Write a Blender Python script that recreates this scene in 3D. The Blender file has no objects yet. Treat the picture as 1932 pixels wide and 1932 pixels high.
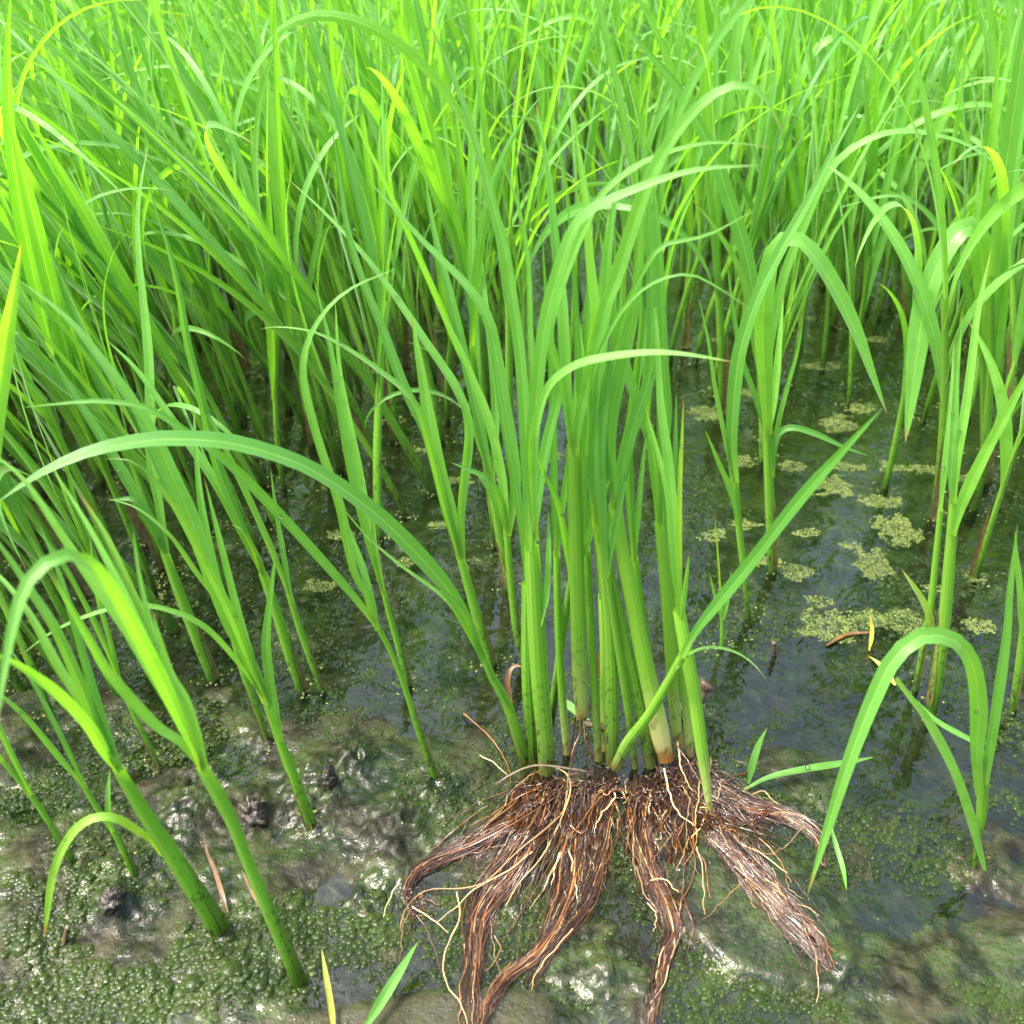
import bpy, math, random
import numpy as np
from mathutils import Vector

# ------------------------------------------------------------------ camera, world, sun, exposure
sc = bpy.context.scene
H = 0.40                      # camera height above the water (m)
PITCH = math.radians(35.0)
FU = 2071.6                   # focal length in units of a 1932-wide picture
cam_d = bpy.data.cameras.new("camera"); cam = bpy.data.objects.new("camera", cam_d)
sc.collection.objects.link(cam); sc.camera = cam
cam.location = (0, 0, H); cam.rotation_euler = (math.radians(90) - PITCH, 0, 0)
cam_d.sensor_width = 36; cam_d.lens = 36 * FU / 1932
cam_d.clip_start = 0.005; cam_d.clip_end = 400
cam_d.dof.use_dof = True; cam_d.dof.focus_distance = 0.51; cam_d.dof.aperture_fstop = 15

SUN_EL, SUN_AZ = math.radians(64), math.radians(-100)      # azimuth measured from +Y towards +X
w = bpy.data.worlds.new("World"); sc.world = w; w.use_nodes = True
wn = w.node_tree.nodes; wl = w.node_tree.links
sky = wn.new("ShaderNodeTexSky"); sky.sky_type = 'NISHITA'; sky.sun_disc = False
sky.sun_elevation = SUN_EL; sky.sun_rotation = SUN_AZ
sky.air_density = 1.0; sky.dust_density = 8.0; sky.ozone_density = 1.0
bg = wn["Background"]; wl.new(sky.outputs[0], bg.inputs[0]); bg.inputs[1].default_value = 0.15
sd = bpy.data.lights.new("sun", 'SUN'); so = bpy.data.objects.new("sun", sd); sc.collection.objects.link(so)
sd.energy = 1.9; sd.angle = math.radians(9); sd.color = (1.0, 0.95, 0.87)
to_sun = Vector((math.sin(SUN_AZ) * math.cos(SUN_EL), math.cos(SUN_AZ) * math.cos(SUN_EL), math.sin(SUN_EL)))
so.rotation_euler = to_sun.to_track_quat('Z', 'Y').to_euler(); so.location = (0, 0, 5)
sc.view_settings.view_transform = 'Standard'; sc.view_settings.look = 'None'
sc.view_settings.exposure = 2.2; sc.view_settings.gamma = 1
sc.cycles.max_bounces = 14; sc.cycles.diffuse_bounces = 10; sc.cycles.transparent_max_bounces = 10
sc.cycles.transmission_bounces = 10; sc.cycles.caustics_reflective = False; sc.cycles.caustics_refractive = False

R = np.random.default_rng(11)
CAMP = np.array([0, 0, H])
CF = np.array([0, math.cos(PITCH), -math.sin(PITCH)]); CU = np.array([0, math.sin(PITCH), math.cos(PITCH)]); CR = np.array([1.0, 0, 0])

def ray(x, y): return CR * (x - 966) / FU - CU * (y - 966) / FU + CF
def ground(x, y, z=0.0):
    r = ray(x, y); return CAMP + r * ((z - H) / r[2])
def at_depth(x, y, Y):
    r = ray(x, y); return CAMP + r * (Y / r[1])
def px(p):                      # world metres per picture unit at a point
    return float(np.dot(p - CAMP, CF)) / FU
def smooth(a, b, x):
    t = np.clip((x - a) / (b - a), 0, 1); return t * t * (3 - 2 * t)

# ------------------------------------------------------------------ noise
def hash2(ix, iy, seed):
    n = (ix.astype(np.int64) * 374761393 + iy.astype(np.int64) * 668265263 + seed * 1442695041) & 0x7fffffff
    n = ((n ^ (n >> 13)) * 1274126177) & 0x7fffffff
    return ((n ^ (n >> 16)) & 0xffff) / 65535.0
def vnoise(x, y, seed=0):
    ix, iy = np.floor(x), np.floor(y); fx, fy = x - ix, y - iy
    fx = fx * fx * (3 - 2 * fx); fy = fy * fy * (3 - 2 * fy)
    a, b = hash2(ix, iy, seed), hash2(ix + 1, iy, seed); c, d = hash2(ix, iy + 1, seed), hash2(ix + 1, iy + 1, seed)
    return (a * (1 - fx) + b * fx) * (1 - fy) + (c * (1 - fx) + d * fx) * fy
def fbm(x, y, seed=0, o=4):
    s, a, t = 0, 1.0, 0
    for k in range(o):
        s = s + a * vnoise(x * 2 ** k, y * 2 ** k, seed + k * 17); t += a; a *= .5
    return s / t

def inpoly_dist(x, y, poly):
    """signed distance (inside positive) to a polygon"""
    inside = np.zeros(x.shape, bool); d = np.full(x.shape, 1e9); n = len(poly)
    for i in range(n):
        x1, y1 = poly[i]; x2, y2 = poly[(i + 1) % n]
        t = np.clip(((x - x1) * (x2 - x1) + (y - y1) * (y2 - y1)) / ((x2 - x1) ** 2 + (y2 - y1) ** 2), 0, 1)
        d = np.minimum(d, np.hypot(x - x1 - t * (x2 - x1), y - y1 - t * (y2 - y1)))
        c = ((y1 > y) != (y2 > y)) & (x < (x2 - x1) * (y - y1) / (y2 - y1 + 1e-12) + x1)
        inside ^= c
    return np.where(inside, d, -d)

SLAB = [tuple(ground(a, b)[:2]) for a, b in [(1330, 1570), (1440, 1590), (1530, 1650), (1600, 1760), (1614, 1830), (1575, 1885), (1480, 1870), (1380, 1840), (1290, 1760), (1270, 1640)]]
SLAB2 = [tuple(ground(a, b)[:2]) for a, b in [(1400, 1440), (1500, 1330), (1640, 1300), (1720, 1380), (1690, 1460), (1560, 1520)]]
SILT_PX = [(430, 1950), (520, 1918), (580, 1909), (640, 1899), (700, 1893), (760, 1880), (820, 1872), (880, 1866), (950, 1864), (1010, 1874), (1040, 1900), (1050, 1990), (430, 1990)]
SILT = [tuple(ground(a, b)[:2]) for a, b in SILT_PX]
KNOBS = [(222, 1712, 26, 11), (485, 1538, 34, 12), (672, 1446, 30, 9), (760, 1560, 55, 6), (600, 1490, 55, 5), (690, 1700, 45, 4), (300, 1590, 60, 4),
         (380, 1500, 70, 5), (40, 1445, 30, 8), (130, 1650, 70, 4), (1590, 1835, 30, 4), (1010, 1590, 60, 5), (1240, 1560, 60, 4), (1130, 1800, 60, 3)]
KN = [(ground(a, b)[:2], s * px(ground(a, b)), h * .001) for a, b, s, h in KNOBS]
CROWN = ground(1170, 1490)[:2]
FEET = [ground(*p)[:2] for p in [(420, 1762), (565, 1852), (590, 1563), (258, 1662), (140, 1637), (297, 1440), (504, 1398), (826, 1482), (1838, 1640)]]

def mud_z(x, y):
    x = np.asarray(x, float); y = np.asarray(y, float)
    n1 = fbm(x * 14 + 3, y * 14 + 9, 5, 3) - .5; n2 = fbm(x * 60, y * 60, 23, 3) - .5; n3 = fbm(x * 260, y * 260, 41, 3) - .5
    lvl = .0020 - .0093 * smooth(.31, .47, y + .22 * (x - .02)) - .03 * smooth(.55, 1.1, y)
    near = 1 - smooth(.5, .8, y)
    z = lvl + near * (n1 * .014 + n2 * .0044 + n3 * .0020) - .0008
    d = inpoly_dist(x, y, SLAB); z = np.maximum(z, np.where(d > -.004, .0035 * smooth(-.003, .003, d) + .001 + n2 * .002 + n3 * .0012, z))
    d = inpoly_dist(x, y, SLAB2); z = z + .004 * smooth(-.012, .012, d)
    d = inpoly_dist(x, y, SILT); z = z + (.0012 + n2 * .0006 - z) * smooth(-.006, .004, d)
    for (kx, ky), s, h in KN:
        g = np.exp(-(((x - kx) / s) ** 2 + ((y - ky) / (s * 1.3)) ** 2))
        z = z + h * g * (.75 + 1.2 * n3 + .8 * n2)
    for fx, fy in FEET:
        g = np.exp(-(((x - fx) / .0075) ** 2 + ((y - fy + .001) / .008) ** 2)); z = z + .0022 * g * (.6 + 1.5 * n3 + n2)
    g = np.exp(-(((x - CROWN[0]) / .045) ** 2 + ((y - CROWN[1]) / .018) ** 2)); z = z + .004 * g
    return z
def on_mud(x, y, dz=0.0):
    p = ground(x, y, 0.002); p[2] = max(float(mud_z(p[0], p[1])), -.001) + dz; return p

# ------------------------------------------------------------------ mesh building
def mesh_from(name, V, F, mat, uv=None, attrs=None, parent=None, smooth_=True):
    me = bpy.data.meshes.new(name)
    V = np.asarray(V, np.float32); F = np.asarray(F, np.int32); k = F.shape[1]
    me.vertices.add(len(V)); me.vertices.foreach_set("co", V.ravel())
    me.loops.add(F.size); me.loops.foreach_set("vertex_index", F.ravel())
    me.polygons.add(len(F)); me.polygons.foreach_set("loop_start", np.arange(0, F.size, k, dtype=np.int32))
    if uv is not None:
        l = me.uv_layers.new(name="UVMap"); l.data.foreach_set("uv", np.asarray(uv, np.float32)[F.ravel()].ravel())
    for a, val in (attrs or {}).items():
        at = me.attributes.new(a, 'FLOAT', 'POINT'); at.data.foreach_set("value", np.asarray(val, np.float32))
    me.update(calc_edges=True); me.validate()
    me.polygons.foreach_set("use_smooth", np.full(len(F), smooth_))
    me.materials.append(mat)
    o = bpy.data.objects.new(name, me); sc.collection.objects.link(o)
    if parent is not None: o.parent = parent
    return o

class Geo:
    def __init__(s): s.V, s.F, s.UV, s.A, s.B, s.n = [], [], [], [], [], 0
    def add(s, V, F, UV, a=0.5, b=0.0):
        s.V.append(V); s.F.append(np.asarray(F) + s.n); s.UV.append(UV)
        s.A.append(np.full(len(V), a) if np.isscalar(a) else a); s.B.append(np.full(len(V), b) if np.isscalar(b) else b); s.n += len(V)
    def build(s, name, mat, parent=None, origin=None):
        V = np.concatenate(s.V)
        if origin is not None: V = V - origin
        return mesh_from(name, V, np.concatenate(s.F), mat, np.concatenate(s.UV), dict(rnd=np.concatenate(s.A), tint=np.concatenate(s.B)), parent)

def grid_faces(n, m, wrap=False):
    i = np.arange(n - 1)[:, None] * m; j = np.arange(m if wrap else m - 1)[None, :]; j2 = (j + 1) % m
    return np.stack([i + j, i + j2, i + m + j2, i + m + j], -1).reshape(-1, 4)
def nrm(a): return a / np.maximum(np.linalg.norm(a, axis=-1, keepdims=True), 1e-12)
def curve(P, n):
    """resampled Catmull-Rom through the rows of P (any columns), evenly along the first three"""
    P = np.asarray(P, float)
    if len(P) == 2: P = np.array([P[0], (P[0] + P[1]) / 2, P[1]])
    Q = np.vstack([2 * P[0] - P[1], P, 2 * P[-1] - P[-2]]); out = []
    for i in range(1, len(Q) - 2):
        t = np.linspace(0, 1, 12, endpoint=False)[:, None]; a, b, c, d = Q[i - 1], Q[i], Q[i + 1], Q[i + 2]
        out.append(.5 * (2 * b + (c - a) * t + (2 * a - 5 * b + 4 * c - d) * t ** 2 + (3 * b - a - 3 * c + d) * t ** 3))
    out = np.vstack(out + [P[-1:]])
    L = np.concatenate([[0], np.cumsum(np.linalg.norm(np.diff(out[:, :3], axis=0), axis=1))])
    s = np.linspace(0, L[-1], n)
    return np.stack([np.interp(s, L, out[:, k]) for k in range(P.shape[1])], 1)
def tangents(P): return nrm(np.gradient(P, axis=0))
def blade_profile(s, w0=.55, pk=.38):
    return (w0 + (1 - w0) * smooth(0, .28, s)) * np.maximum(1 - np.clip((s - pk) / (1 - pk), 0, 1) ** 1.9, .0) ** .9 + .012
def ribbon(g, P, W, N, fold=.22, m=5, rnd=.5, tint=0.0):
    T = tangents(P); N = nrm(N - T * np.sum(N * T, 1)[:, None]); S = np.cross(T, N)
    s = np.linspace(-1, 1, m); hw = (W / 2)[:, None, None]
    V = P[:, None] + S[:, None] * s[None, :, None] * hw + N[:, None] * (np.abs(s)[None, :, None] ** 1.2) * hw * fold
    n = len(P); uv = np.stack(np.broadcast_arrays(((s + 1) / 2)[None, :], np.linspace(0, 1, n)[:, None]), -1).reshape(-1, 2)
    g.add(V.reshape(-1, 3), grid_faces(n, m), uv, rnd, tint)
def tube(g, P, W, N, flat=.6, m=10, rnd=.5, tint=0.0, vv=None, cap=False):
    T = tangents(P); N = nrm(N - T * np.sum(N * T, 1)[:, None]); S = np.cross(T, N)
    a = np.arange(m) * 2 * math.pi / m; hw = (W / 2)[:, None, None]
    V = P[:, None] + (S[:, None] * np.cos(a)[None, :, None] + N[:, None] * np.sin(a)[None, :, None] * flat) * hw
    n = len(P); v = np.linspace(0, 1, n) if vv is None else vv
    uv = np.stack(np.broadcast_arrays((a / (2 * math.pi))[None, :], v[:, None]), -1).reshape(-1, 2)
    V = V.reshape(-1, 3); F = grid_faces(n, m, True)
    if cap:
        V = np.vstack([V, P[-1:], P[:1]]); uv = np.vstack([uv, [[.5, v[-1]]], [[.5, v[0]]]]); b = (n - 1) * m; e = n * m
        F = np.vstack([F, [[b + i, b + (i + 1) % m, e, e] for i in range(0)] or np.zeros((0, 4), int)])
        F = np.vstack([F] + [[b + i, b + (i + 1) % m, b + (i + 2) % m, e] for i in range(0, m, 2)] + [[(i + 2) % m, (i + 1) % m, i, e + 1] for i in range(0, m, 2)])
    g.add(V, F, uv, rnd, tint)

# ------------------------------------------------------------------ materials
def newmat(name):
    m = bpy.data.materials.new(name); m.use_nodes = True; nt = m.node_tree; nt.nodes.clear()
    return m, nt, nt.nodes, nt.links
class NT:
    def __init__(s, name):
        s.m, s.t, s.n, s.l = newmat(name); s.out = s.n.new("ShaderNodeOutputMaterial")
    def new(s, typ, **k):
        nd = s.n.new(typ)
        for a, b in k.items(): setattr(nd, a, b)
        return nd
    def put(s, sock, v):
        if hasattr(v, "is_output") or isinstance(v, bpy.types.NodeSocket): s.l.new(v, sock)
        else: sock.default_value = v
    def math(s, op, a, b=0.0, c=None, clamp=False):
        nd = s.new("ShaderNodeMath", operation=op, use_clamp=clamp); s.put(nd.inputs[0], a); s.put(nd.inputs[1], b)
        if c is not None: s.put(nd.inputs[2], c)
        return nd.outputs[0]
    def mix(s, f, a, b, typ='MIX'):
        nd = s.new("ShaderNodeMix", data_type='RGBA', blend_type=typ); s.put(nd.inputs[0], f)
        s.put(nd.inputs[6], a if not isinstance(a, tuple) else (*a, 1)[:4]); s.put(nd.inputs[7], b if not isinstance(b, tuple) else (*b, 1)[:4])
        return nd.outputs[2]
    def ss(s, x, a, b):
        nd = s.new("ShaderNodeMapRange", interpolation_type='SMOOTHSTEP'); s.put(nd.inputs[0], x); nd.inputs[1].default_value = a; nd.inputs[2].default_value = b
        return nd.outputs[0]
    def attr(s, name): return s.new("ShaderNodeAttribute", attribute_name=name).outputs["Fac"]
    def noise(s, scale, detail=3, co=None, rough=.55, dist=0.0):
        nd = s.new("ShaderNodeTexNoise"); nd.inputs["Scale"].default_value = scale; nd.inputs["Detail"].default_value = detail
        nd.inputs["Roughness"].default_value = rough; nd.inputs["Distortion"].default_value = dist
        if co is not None: s.l.new(co, nd.inputs["Vector"])
        return nd.outputs[0]
    def bump(s, h, strength, dist, nrm_=None):
        nd = s.new("ShaderNodeBump"); nd.inputs["Strength"].default_value = strength; nd.inputs["Distance"].default_value = dist
        s.put(nd.inputs["Height"], h)
        if nrm_ is not None: s.l.new(nrm_, nd.inputs["Normal"])
        return nd.outputs[0]
    def principled(s, **k):
        nd = s.new("ShaderNodeBsdfPrincipled")
        for a, b in k.items():
            q = nd.inputs[a.replace("_", " ")]
            s.put(q, (*b, 1) if isinstance(b, tuple) and len(b) == 3 and q.type == 'RGBA' else b)
        return nd.outputs[0]
    def done(s, shader): s.l.new(shader, s.out.inputs[0]); return s.m

def leaf_material():
    t = NT("rice_leaf"); uv = t.new("ShaderNodeUVMap").outputs[0]; sp = t.new("ShaderNodeSeparateXYZ"); t.l.new(uv, sp.inputs[0])
    u, v = sp.outputs[0], sp.outputs[1]; rnd, tint = t.attr("rnd"), t.attr("tint")
    co = t.new("ShaderNodeTexCoord").outputs["Object"]
    col = t.mix(rnd, (.066, .250, .036), (.185, .470, .070))
    col = t.mix(t.ss(tint, .15, 1.0), col, (.30, .50, .025))
    vein = t.math('SINE', t.math('MULTIPLY', u, 2 * math.pi * 9)); vein = t.math('MULTIPLY_ADD', vein, .5, .5)
    col = t.mix(t.math('MULTIPLY', vein, .28), col, (.21, .49, .11))
    mid = t.math('SUBTRACT', 1.0, t.ss(t.math('ABSOLUTE', t.math('SUBTRACT', u, .5)), .015, .07))
    col = t.mix(t.math('MULTIPLY', mid, .5), col, (.28, .52, .11))
    n = t.noise(90, 3, co); col = t.mix(t.math('MULTIPLY', t.ss(n, .45, .75), .35), col, (.075, .25, .012))
    col = t.mix(t.math('MULTIPLY', t.ss(v, .12, 0.0), .6), col, (.25, .46, .05))
    tipb = t.math('MULTIPLY', t.ss(t.math('ADD', v, t.math('MULTIPLY', n, .06)), .93, 1.0), t.ss(tint, .2, .6))
    col = t.mix(tipb, col, (.40, .17, .03))
    tipc = t.math('MULTIPLY', t.ss(t.math('ADD', v, t.math('MULTIPLY', n, .04)), .965, 1.01), t.ss(rnd, .25, .6)); col = t.mix(tipc, col, (.30, .24, .06))
    fl = t.noise(420, 2, co); col = t.mix(t.math('MULTIPLY', t.ss(fl, .72, .8), t.math('MULTIPLY', .55, t.ss(tint, .1, .5))), col, (.30, .20, .03))
    bm = t.bump(t.math('ADD', vein, t.math('MULTIPLY', mid, -2.0)), .3, .0003)
    tr = t.new("ShaderNodeBsdfTranslucent"); t.l.new(t.mix(1.0, col, (1.6, 1.42, .28), 'MULTIPLY'), tr.inputs[0]); t.l.new(bm, tr.inputs[1])
    p = t.principled(Base_Color=col, Roughness=.38, Specular_IOR_Level=.6, Normal=bm, Sheen_Weight=.4, Sheen_Roughness=.35)
    ms = t.new("ShaderNodeMixShader"); ms.inputs[0].default_value = .58; t.l.new(p, ms.inputs[1]); t.l.new(tr.outputs[0], ms.inputs[2])
    return t.done(ms.outputs[0])
def stem_material():
    t = NT("rice_stem"); uv = t.new("ShaderNodeUVMap").outputs[0]; sp = t.new("ShaderNodeSeparateXYZ"); t.l.new(uv, sp.inputs[0])
    u, v = sp.outputs[0], sp.outputs[1]; rnd, tint = t.attr("rnd"), t.attr("tint"); co = t.new("ShaderNodeTexCoord").outputs["Object"]
    col = t.mix(rnd, (.115, .33, .022), (.21, .46, .045))
    vein = t.math('MULTIPLY_ADD', t.math('SINE', t.math('MULTIPLY', u, 2 * math.pi * 12)), .5, .5)
    lay = t.math('SINE', t.math('ADD', t.math('MULTIPLY', u, 2 * math.pi * 3), t.math('MULTIPLY', v, 1.5)))
    col = t.mix(t.math('MULTIPLY', vein, .25), col, (.20, .45, .06))
    col = t.mix(t.math('MULTIPLY', t.ss(lay, .4, .9), .4), col, (.33, .52, .10))
    col = t.mix(t.math('MULTIPLY', tint, .7), col, (.26, .52, .05))
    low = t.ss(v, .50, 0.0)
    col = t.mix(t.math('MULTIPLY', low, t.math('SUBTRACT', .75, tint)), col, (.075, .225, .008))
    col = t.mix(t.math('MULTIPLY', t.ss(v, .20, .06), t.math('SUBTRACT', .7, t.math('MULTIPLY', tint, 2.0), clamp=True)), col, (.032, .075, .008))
    pale = t.math('MULTIPLY', t.ss(v, .42, .04), tint)
    col = t.mix(pale, col, (.62, .62, .28)); col = t.mix(t.math('MULTIPLY', t.ss(v, .09, .02), tint), col, (.42, .20, .05))
    mp = t.new("ShaderNodeMapping"); t.l.new(co, mp.inputs[0]); mp.inputs["Scale"].default_value = (1, 1, .55)
    sp1 = t.noise(480, 3, mp.outputs[0]); sp2 = t.noise(140, 2, mp.outputs[0])
    dirt = t.math('MULTIPLY', t.math('MULTIPLY', t.ss(sp1, .565, .61), t.ss(sp2, .36, .52)), t.math('SUBTRACT', t.ss(v, .75, .0), tint, clamp=True))
    col = t.mix(dirt, col, (.03, .025, .012))
    edge = t.math('MULTIPLY', t.ss(sp2, .55, .7), t.math('MULTIPLY', t.ss(v, .5, .05), .8))
    col = t.mix(edge, col, (.14, .10, .025))
    bm = t.bump(t.math('ADD', vein, t.math('MULTIPLY', lay, 1.2)), .4, .0004)
    tr = t.new("ShaderNodeBsdfTranslucent"); t.l.new(t.mix(1.0, col, (1.4, 1.3, .6), 'MULTIPLY'), tr.inputs[0])
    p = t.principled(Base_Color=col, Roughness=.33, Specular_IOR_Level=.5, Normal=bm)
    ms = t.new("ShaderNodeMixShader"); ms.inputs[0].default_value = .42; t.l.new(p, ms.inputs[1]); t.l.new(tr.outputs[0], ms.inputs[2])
    return t.done(ms.outputs[0])
def root_material():
    t = NT("rice_root"); rnd, tint = t.attr("rnd"), t.attr("tint"); co = t.new("ShaderNodeTexCoord").outputs["Object"]
    n = t.noise(160, 4, co)
    r = t.new("ShaderNodeValToRGB"); t.l.new(t.math('ADD', rnd, t.math('MULTIPLY_ADD', n, .5, -.25)), r.inputs[0]); e = r.color_ramp.elements
    e[0].position = 0; e[0].color = (.012, .005, .003, 1); e[1].position = 1; e[1].color = (.46, .32, .12, 1)
    for pos, c in ((.35, (.030, .011, .005, 1)), (.62, (.078, .028, .008, 1)), (.82, (.19, .075, .018, 1))):
        q = e.new(pos); q.color = c
    col = t.mix(tint, r.outputs[0], (.48, .40, .20))
    bm = t.bump(t.noise(1500, 2, co), .4, .0004)
    return t.done(t.principled(Base_Color=col, Roughness=.3, Specular_IOR_Level=.5, Coat_Weight=.7, Coat_Roughness=.12, Normal=bm))
def mat_mat():
    t = NT("matted_root_fibre"); uv = t.new("ShaderNodeUVMap").outputs[0]; co = t.new("ShaderNodeTexCoord").outputs["Object"]
    mp = t.new("ShaderNodeMapping"); t.l.new(uv, mp.inputs[0]); mp.inputs["Scale"].default_value = (30, 5, 1)
    f = t.noise(2.2, 5, mp.outputs[0], .65, .6); n = t.noise(70, 3, co)
    col = t.mix(t.ss(f, .38, .66), (.008, .0045, .003), (.040, .015, .006)); col = t.mix(t.math('MULTIPLY', t.ss(n, .5, .7), .5), col, (.030, .020, .015))
    return t.done(t.principled(Base_Color=col, Roughness=.35, Coat_Weight=.9, Coat_Roughness=.06, Normal=t.bump(f, 1.0, .003)))
def mud_material():
    t = NT("wet_mud"); co = t.new("ShaderNodeTexCoord").outputs["Object"]
    a = t.noise(11, 4, co); b = t.noise(75, 5, co, .62, .4); c = t.noise(420, 4, co, .6); d = t.noise(28, 4, co, .6, .3)
    col = t.mix(t.ss(b, .38, .62), (.005, .0048, .0022), (.026, .025, .012))
    col = t.mix(t.math('MULTIPLY', t.ss(c, .5, .66), .55), col, (.008, .007, .004))
    sp = t.new("ShaderNodeSeparateXYZ"); t.l.new(co, sp.inputs[0])
    alg = t.math('ADD', t.math('MULTIPLY', d, .75), t.math('MULTIPLY', a, .45))
    alg = t.math('MULTIPLY', t.ss(alg, .48, .66), t.ss(c, .34, .56))
    col = t.mix(t.math('MULTIPLY', alg, .85), col, t.mix(t.ss(b, .4, .65), (.004, .014, .0015), (.022, .044, .006)))
    deep = t.ss(sp.outputs[1], .42, .75); col = t.mix(t.math('MULTIPLY', deep, .6), col, t.mix(t.ss(b, .35, .7), (.020, .027, .011), (.050, .074, .022)))
    silt = t.attr("silt"); col = t.mix(silt, col, t.mix(t.ss(b, .35, .65), (.018, .018, .008), (.030, .030, .013)))
    vo = t.new("ShaderNodeTexVoronoi"); vo.inputs["Scale"].default_value = 420; t.l.new(co, vo.inputs["Vector"])
    bub = t.math('MULTIPLY', t.ss(vo.outputs[0], .55, .0), alg)
    bm = t.bump(t.math('ADD', t.math('ADD', t.math('MULTIPLY', b, .7), t.math('MULTIPLY', c, .35)), t.math('MULTIPLY', bub, .35)), .9, .0020)
    cb = t.bump(t.noise(420, 3, co, .6), .6, .0010)
    ro = t.math('MULTIPLY_ADD', t.ss(c, .35, .7), .28, .46)
    return t.done(t.principled(Base_Color=col, Roughness=ro, Specular_IOR_Level=.15, Coat_Weight=t.math('MULTIPLY_ADD', t.ss(d, .40, .60), .8, .15), Coat_Roughness=.035, Coat_IOR=1.33, Normal=bm, Coat_Normal=cb))
def water_material():
    t = NT("paddy_water"); co = t.new("ShaderNodeTexCoord").outputs["Object"]
    h = t.math('ADD', t.noise(55, 2, co, .5, .8), t.math('MULTIPLY', t.noise(170, 2, co, .5), .22))
    bm = t.bump(h, .22, .004)
    fr = t.new("ShaderNodeFresnel"); fr.inputs[0].default_value = 1.36; t.l.new(bm, fr.inputs[1])
    tp = t.new("ShaderNodeBsdfTransparent"); tp.inputs[0].default_value = (.62, .70, .50, 1)
    gl = t.new("ShaderNodeBsdfGlossy"); gl.inputs["Roughness"].default_value = .03; t.l.new(bm, gl.inputs["Normal"])
    ms = t.new("ShaderNodeMixShader"); t.l.new(t.math('MULTIPLY', fr.outputs[0], 2.4, clamp=True), ms.inputs[0]); t.l.new(tp.outputs[0], ms.inputs[1]); t.l.new(gl.outputs[0], ms.inputs[2])
    return t.done(ms.outputs[0])
def bubble_material(name, c0, c1, trans):
    t = NT(name); rnd = t.attr("rnd"); col = t.mix(rnd, c0, c1)
    lw = t.new("ShaderNodeLayerWeight"); lw.inputs[0].default_value = .45
    p = t.principled(Base_Color=t.mix(t.math('POWER', lw.outputs[1], 2.0), col, t.mix(.35, col, (.07, .09, .035))), Roughness=.4, Specular_IOR_Level=.3, Coat_Weight=.45, Coat_Roughness=.06)
    tp = t.new("ShaderNodeBsdfTransparent"); tp.inputs[0].default_value = (.80, .90, .62, 1)
    ms = t.new("ShaderNodeMixShader"); t.put(ms.inputs[0], t.math('MULTIPLY', t.math('SUBTRACT', 1.0, lw.outputs[1]), trans)); t.l.new(p, ms.inputs[1]); t.l.new(tp.outputs[0], ms.inputs[2])
    return t.done(ms.outputs[0])
def simple(name, c0, c1, scale, rough, coat=0.0, bump=.5, bd=.001):
    t = NT(name); co = t.new("ShaderNodeTexCoord").outputs["Object"]; n = t.noise(scale, 5, co, .62)
    return t.done(t.principled(Base_Color=t.mix(t.ss(n, .32, .68), c0, c1), Roughness=rough, Coat_Weight=coat, Coat_Roughness=.1, Normal=t.bump(n, bump, bd)))
M_LEAF, M_STEM, M_ROOT, M_MAT, M_MUD, M_WATER = leaf_material(), stem_material(), root_material(), mat_mat(), mud_material(), water_material()
M_BUB = bubble_material("algae_bubble", (.004, .015, .0015), (.036, .062, .008), .78)
M_FROTH = bubble_material("froth", (.050, .080, .012), (.125, .160, .036), .45)
M_DRY = simple("dry_leaf", (.045, .022, .008), (.13, .065, .018), 120, .5)
M_SHEATH = simple("withered_sheath", (.050, .040, .012), (.150, .115, .032), 160, .5)
M_DRYG = simple("yellow_leaf", (.30, .24, .03), (.20, .26, .03), 90, .45)
M_CLOD = simple("mud_clod", (.014, .012, .008), (.045, .036, .024), 260, .4, .4, 1.0, .003)
M_TWIG = simple("dead_stub", (.035, .025, .014), (.11, .075, .04), 240, .5, .2, 1.0, .002)
M_SLAB = simple("silt_slab", (.020, .019, .008), (.036, .033, .015), 90, .45, .25, .5, .0012)
def drop_material():
    t = NT("dew"); fr = t.new("ShaderNodeFresnel"); fr.inputs[0].default_value = 1.5
    tp = t.new("ShaderNodeBsdfTransparent"); tp.inputs[0].default_value = (.93, .97, .93, 1)
    gl = t.new("ShaderNodeBsdfGlossy"); gl.inputs["Roughness"].default_value = .02
    ms = t.new("ShaderNodeMixShader"); t.l.new(fr.outputs[0], ms.inputs[0]); t.l.new(tp.outputs[0], ms.inputs[1]); t.l.new(gl.outputs[0], ms.inputs[2])
    return t.done(ms.outputs[0])
M_DEW = drop_material()

def tag(o, label=None, cat=None, group=None, kind=None):
    for k, v in (("label", label), ("category", cat), ("group", group), ("kind", kind)):
        if v: o[k] = v
    return o
def empty(name, loc):
    o = bpy.data.objects.new(name, None); o.empty_display_size = .01; o.location = loc; sc.collection.objects.link(o); return o

# ------------------------------------------------------------------ setting: mud and water
def axis(lo, hi, step, far):
    a = list(np.arange(lo, hi + 1e-9, step)); s = step; v = hi; b = []
    while v < far: s *= 1.18; v += s; b.append(v)
    s = step; v = lo; c = []
    while v > -far: s *= 1.18; v -= s; c.append(v)
    return np.array(c[::-1] + a + b)
xs = axis(-.26, .27, .00125, 150.0); ys = axis(.205, .66, .00125, 150.0)
X, Y = np.meshgrid(xs, ys); Z = mud_z(X, Y)
mud = mesh_from("mud_ground", np.stack([X, Y, Z], -1).reshape(-1, 3), grid_faces(len(ys), len(xs)), M_MUD, None, dict(silt=smooth(-.001, .0012, inpoly_dist(X, Y, SILT) + .009 * (fbm(X * 90, Y * 90, 3, 3) - .5)).ravel())); tag(mud, kind='structure')
wx = np.array([-150, -1, 1, 150.0]); wy = np.array([-150, .1, 2, 150.0]); WX, WY = np.meshgrid(wx, wy)
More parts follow.
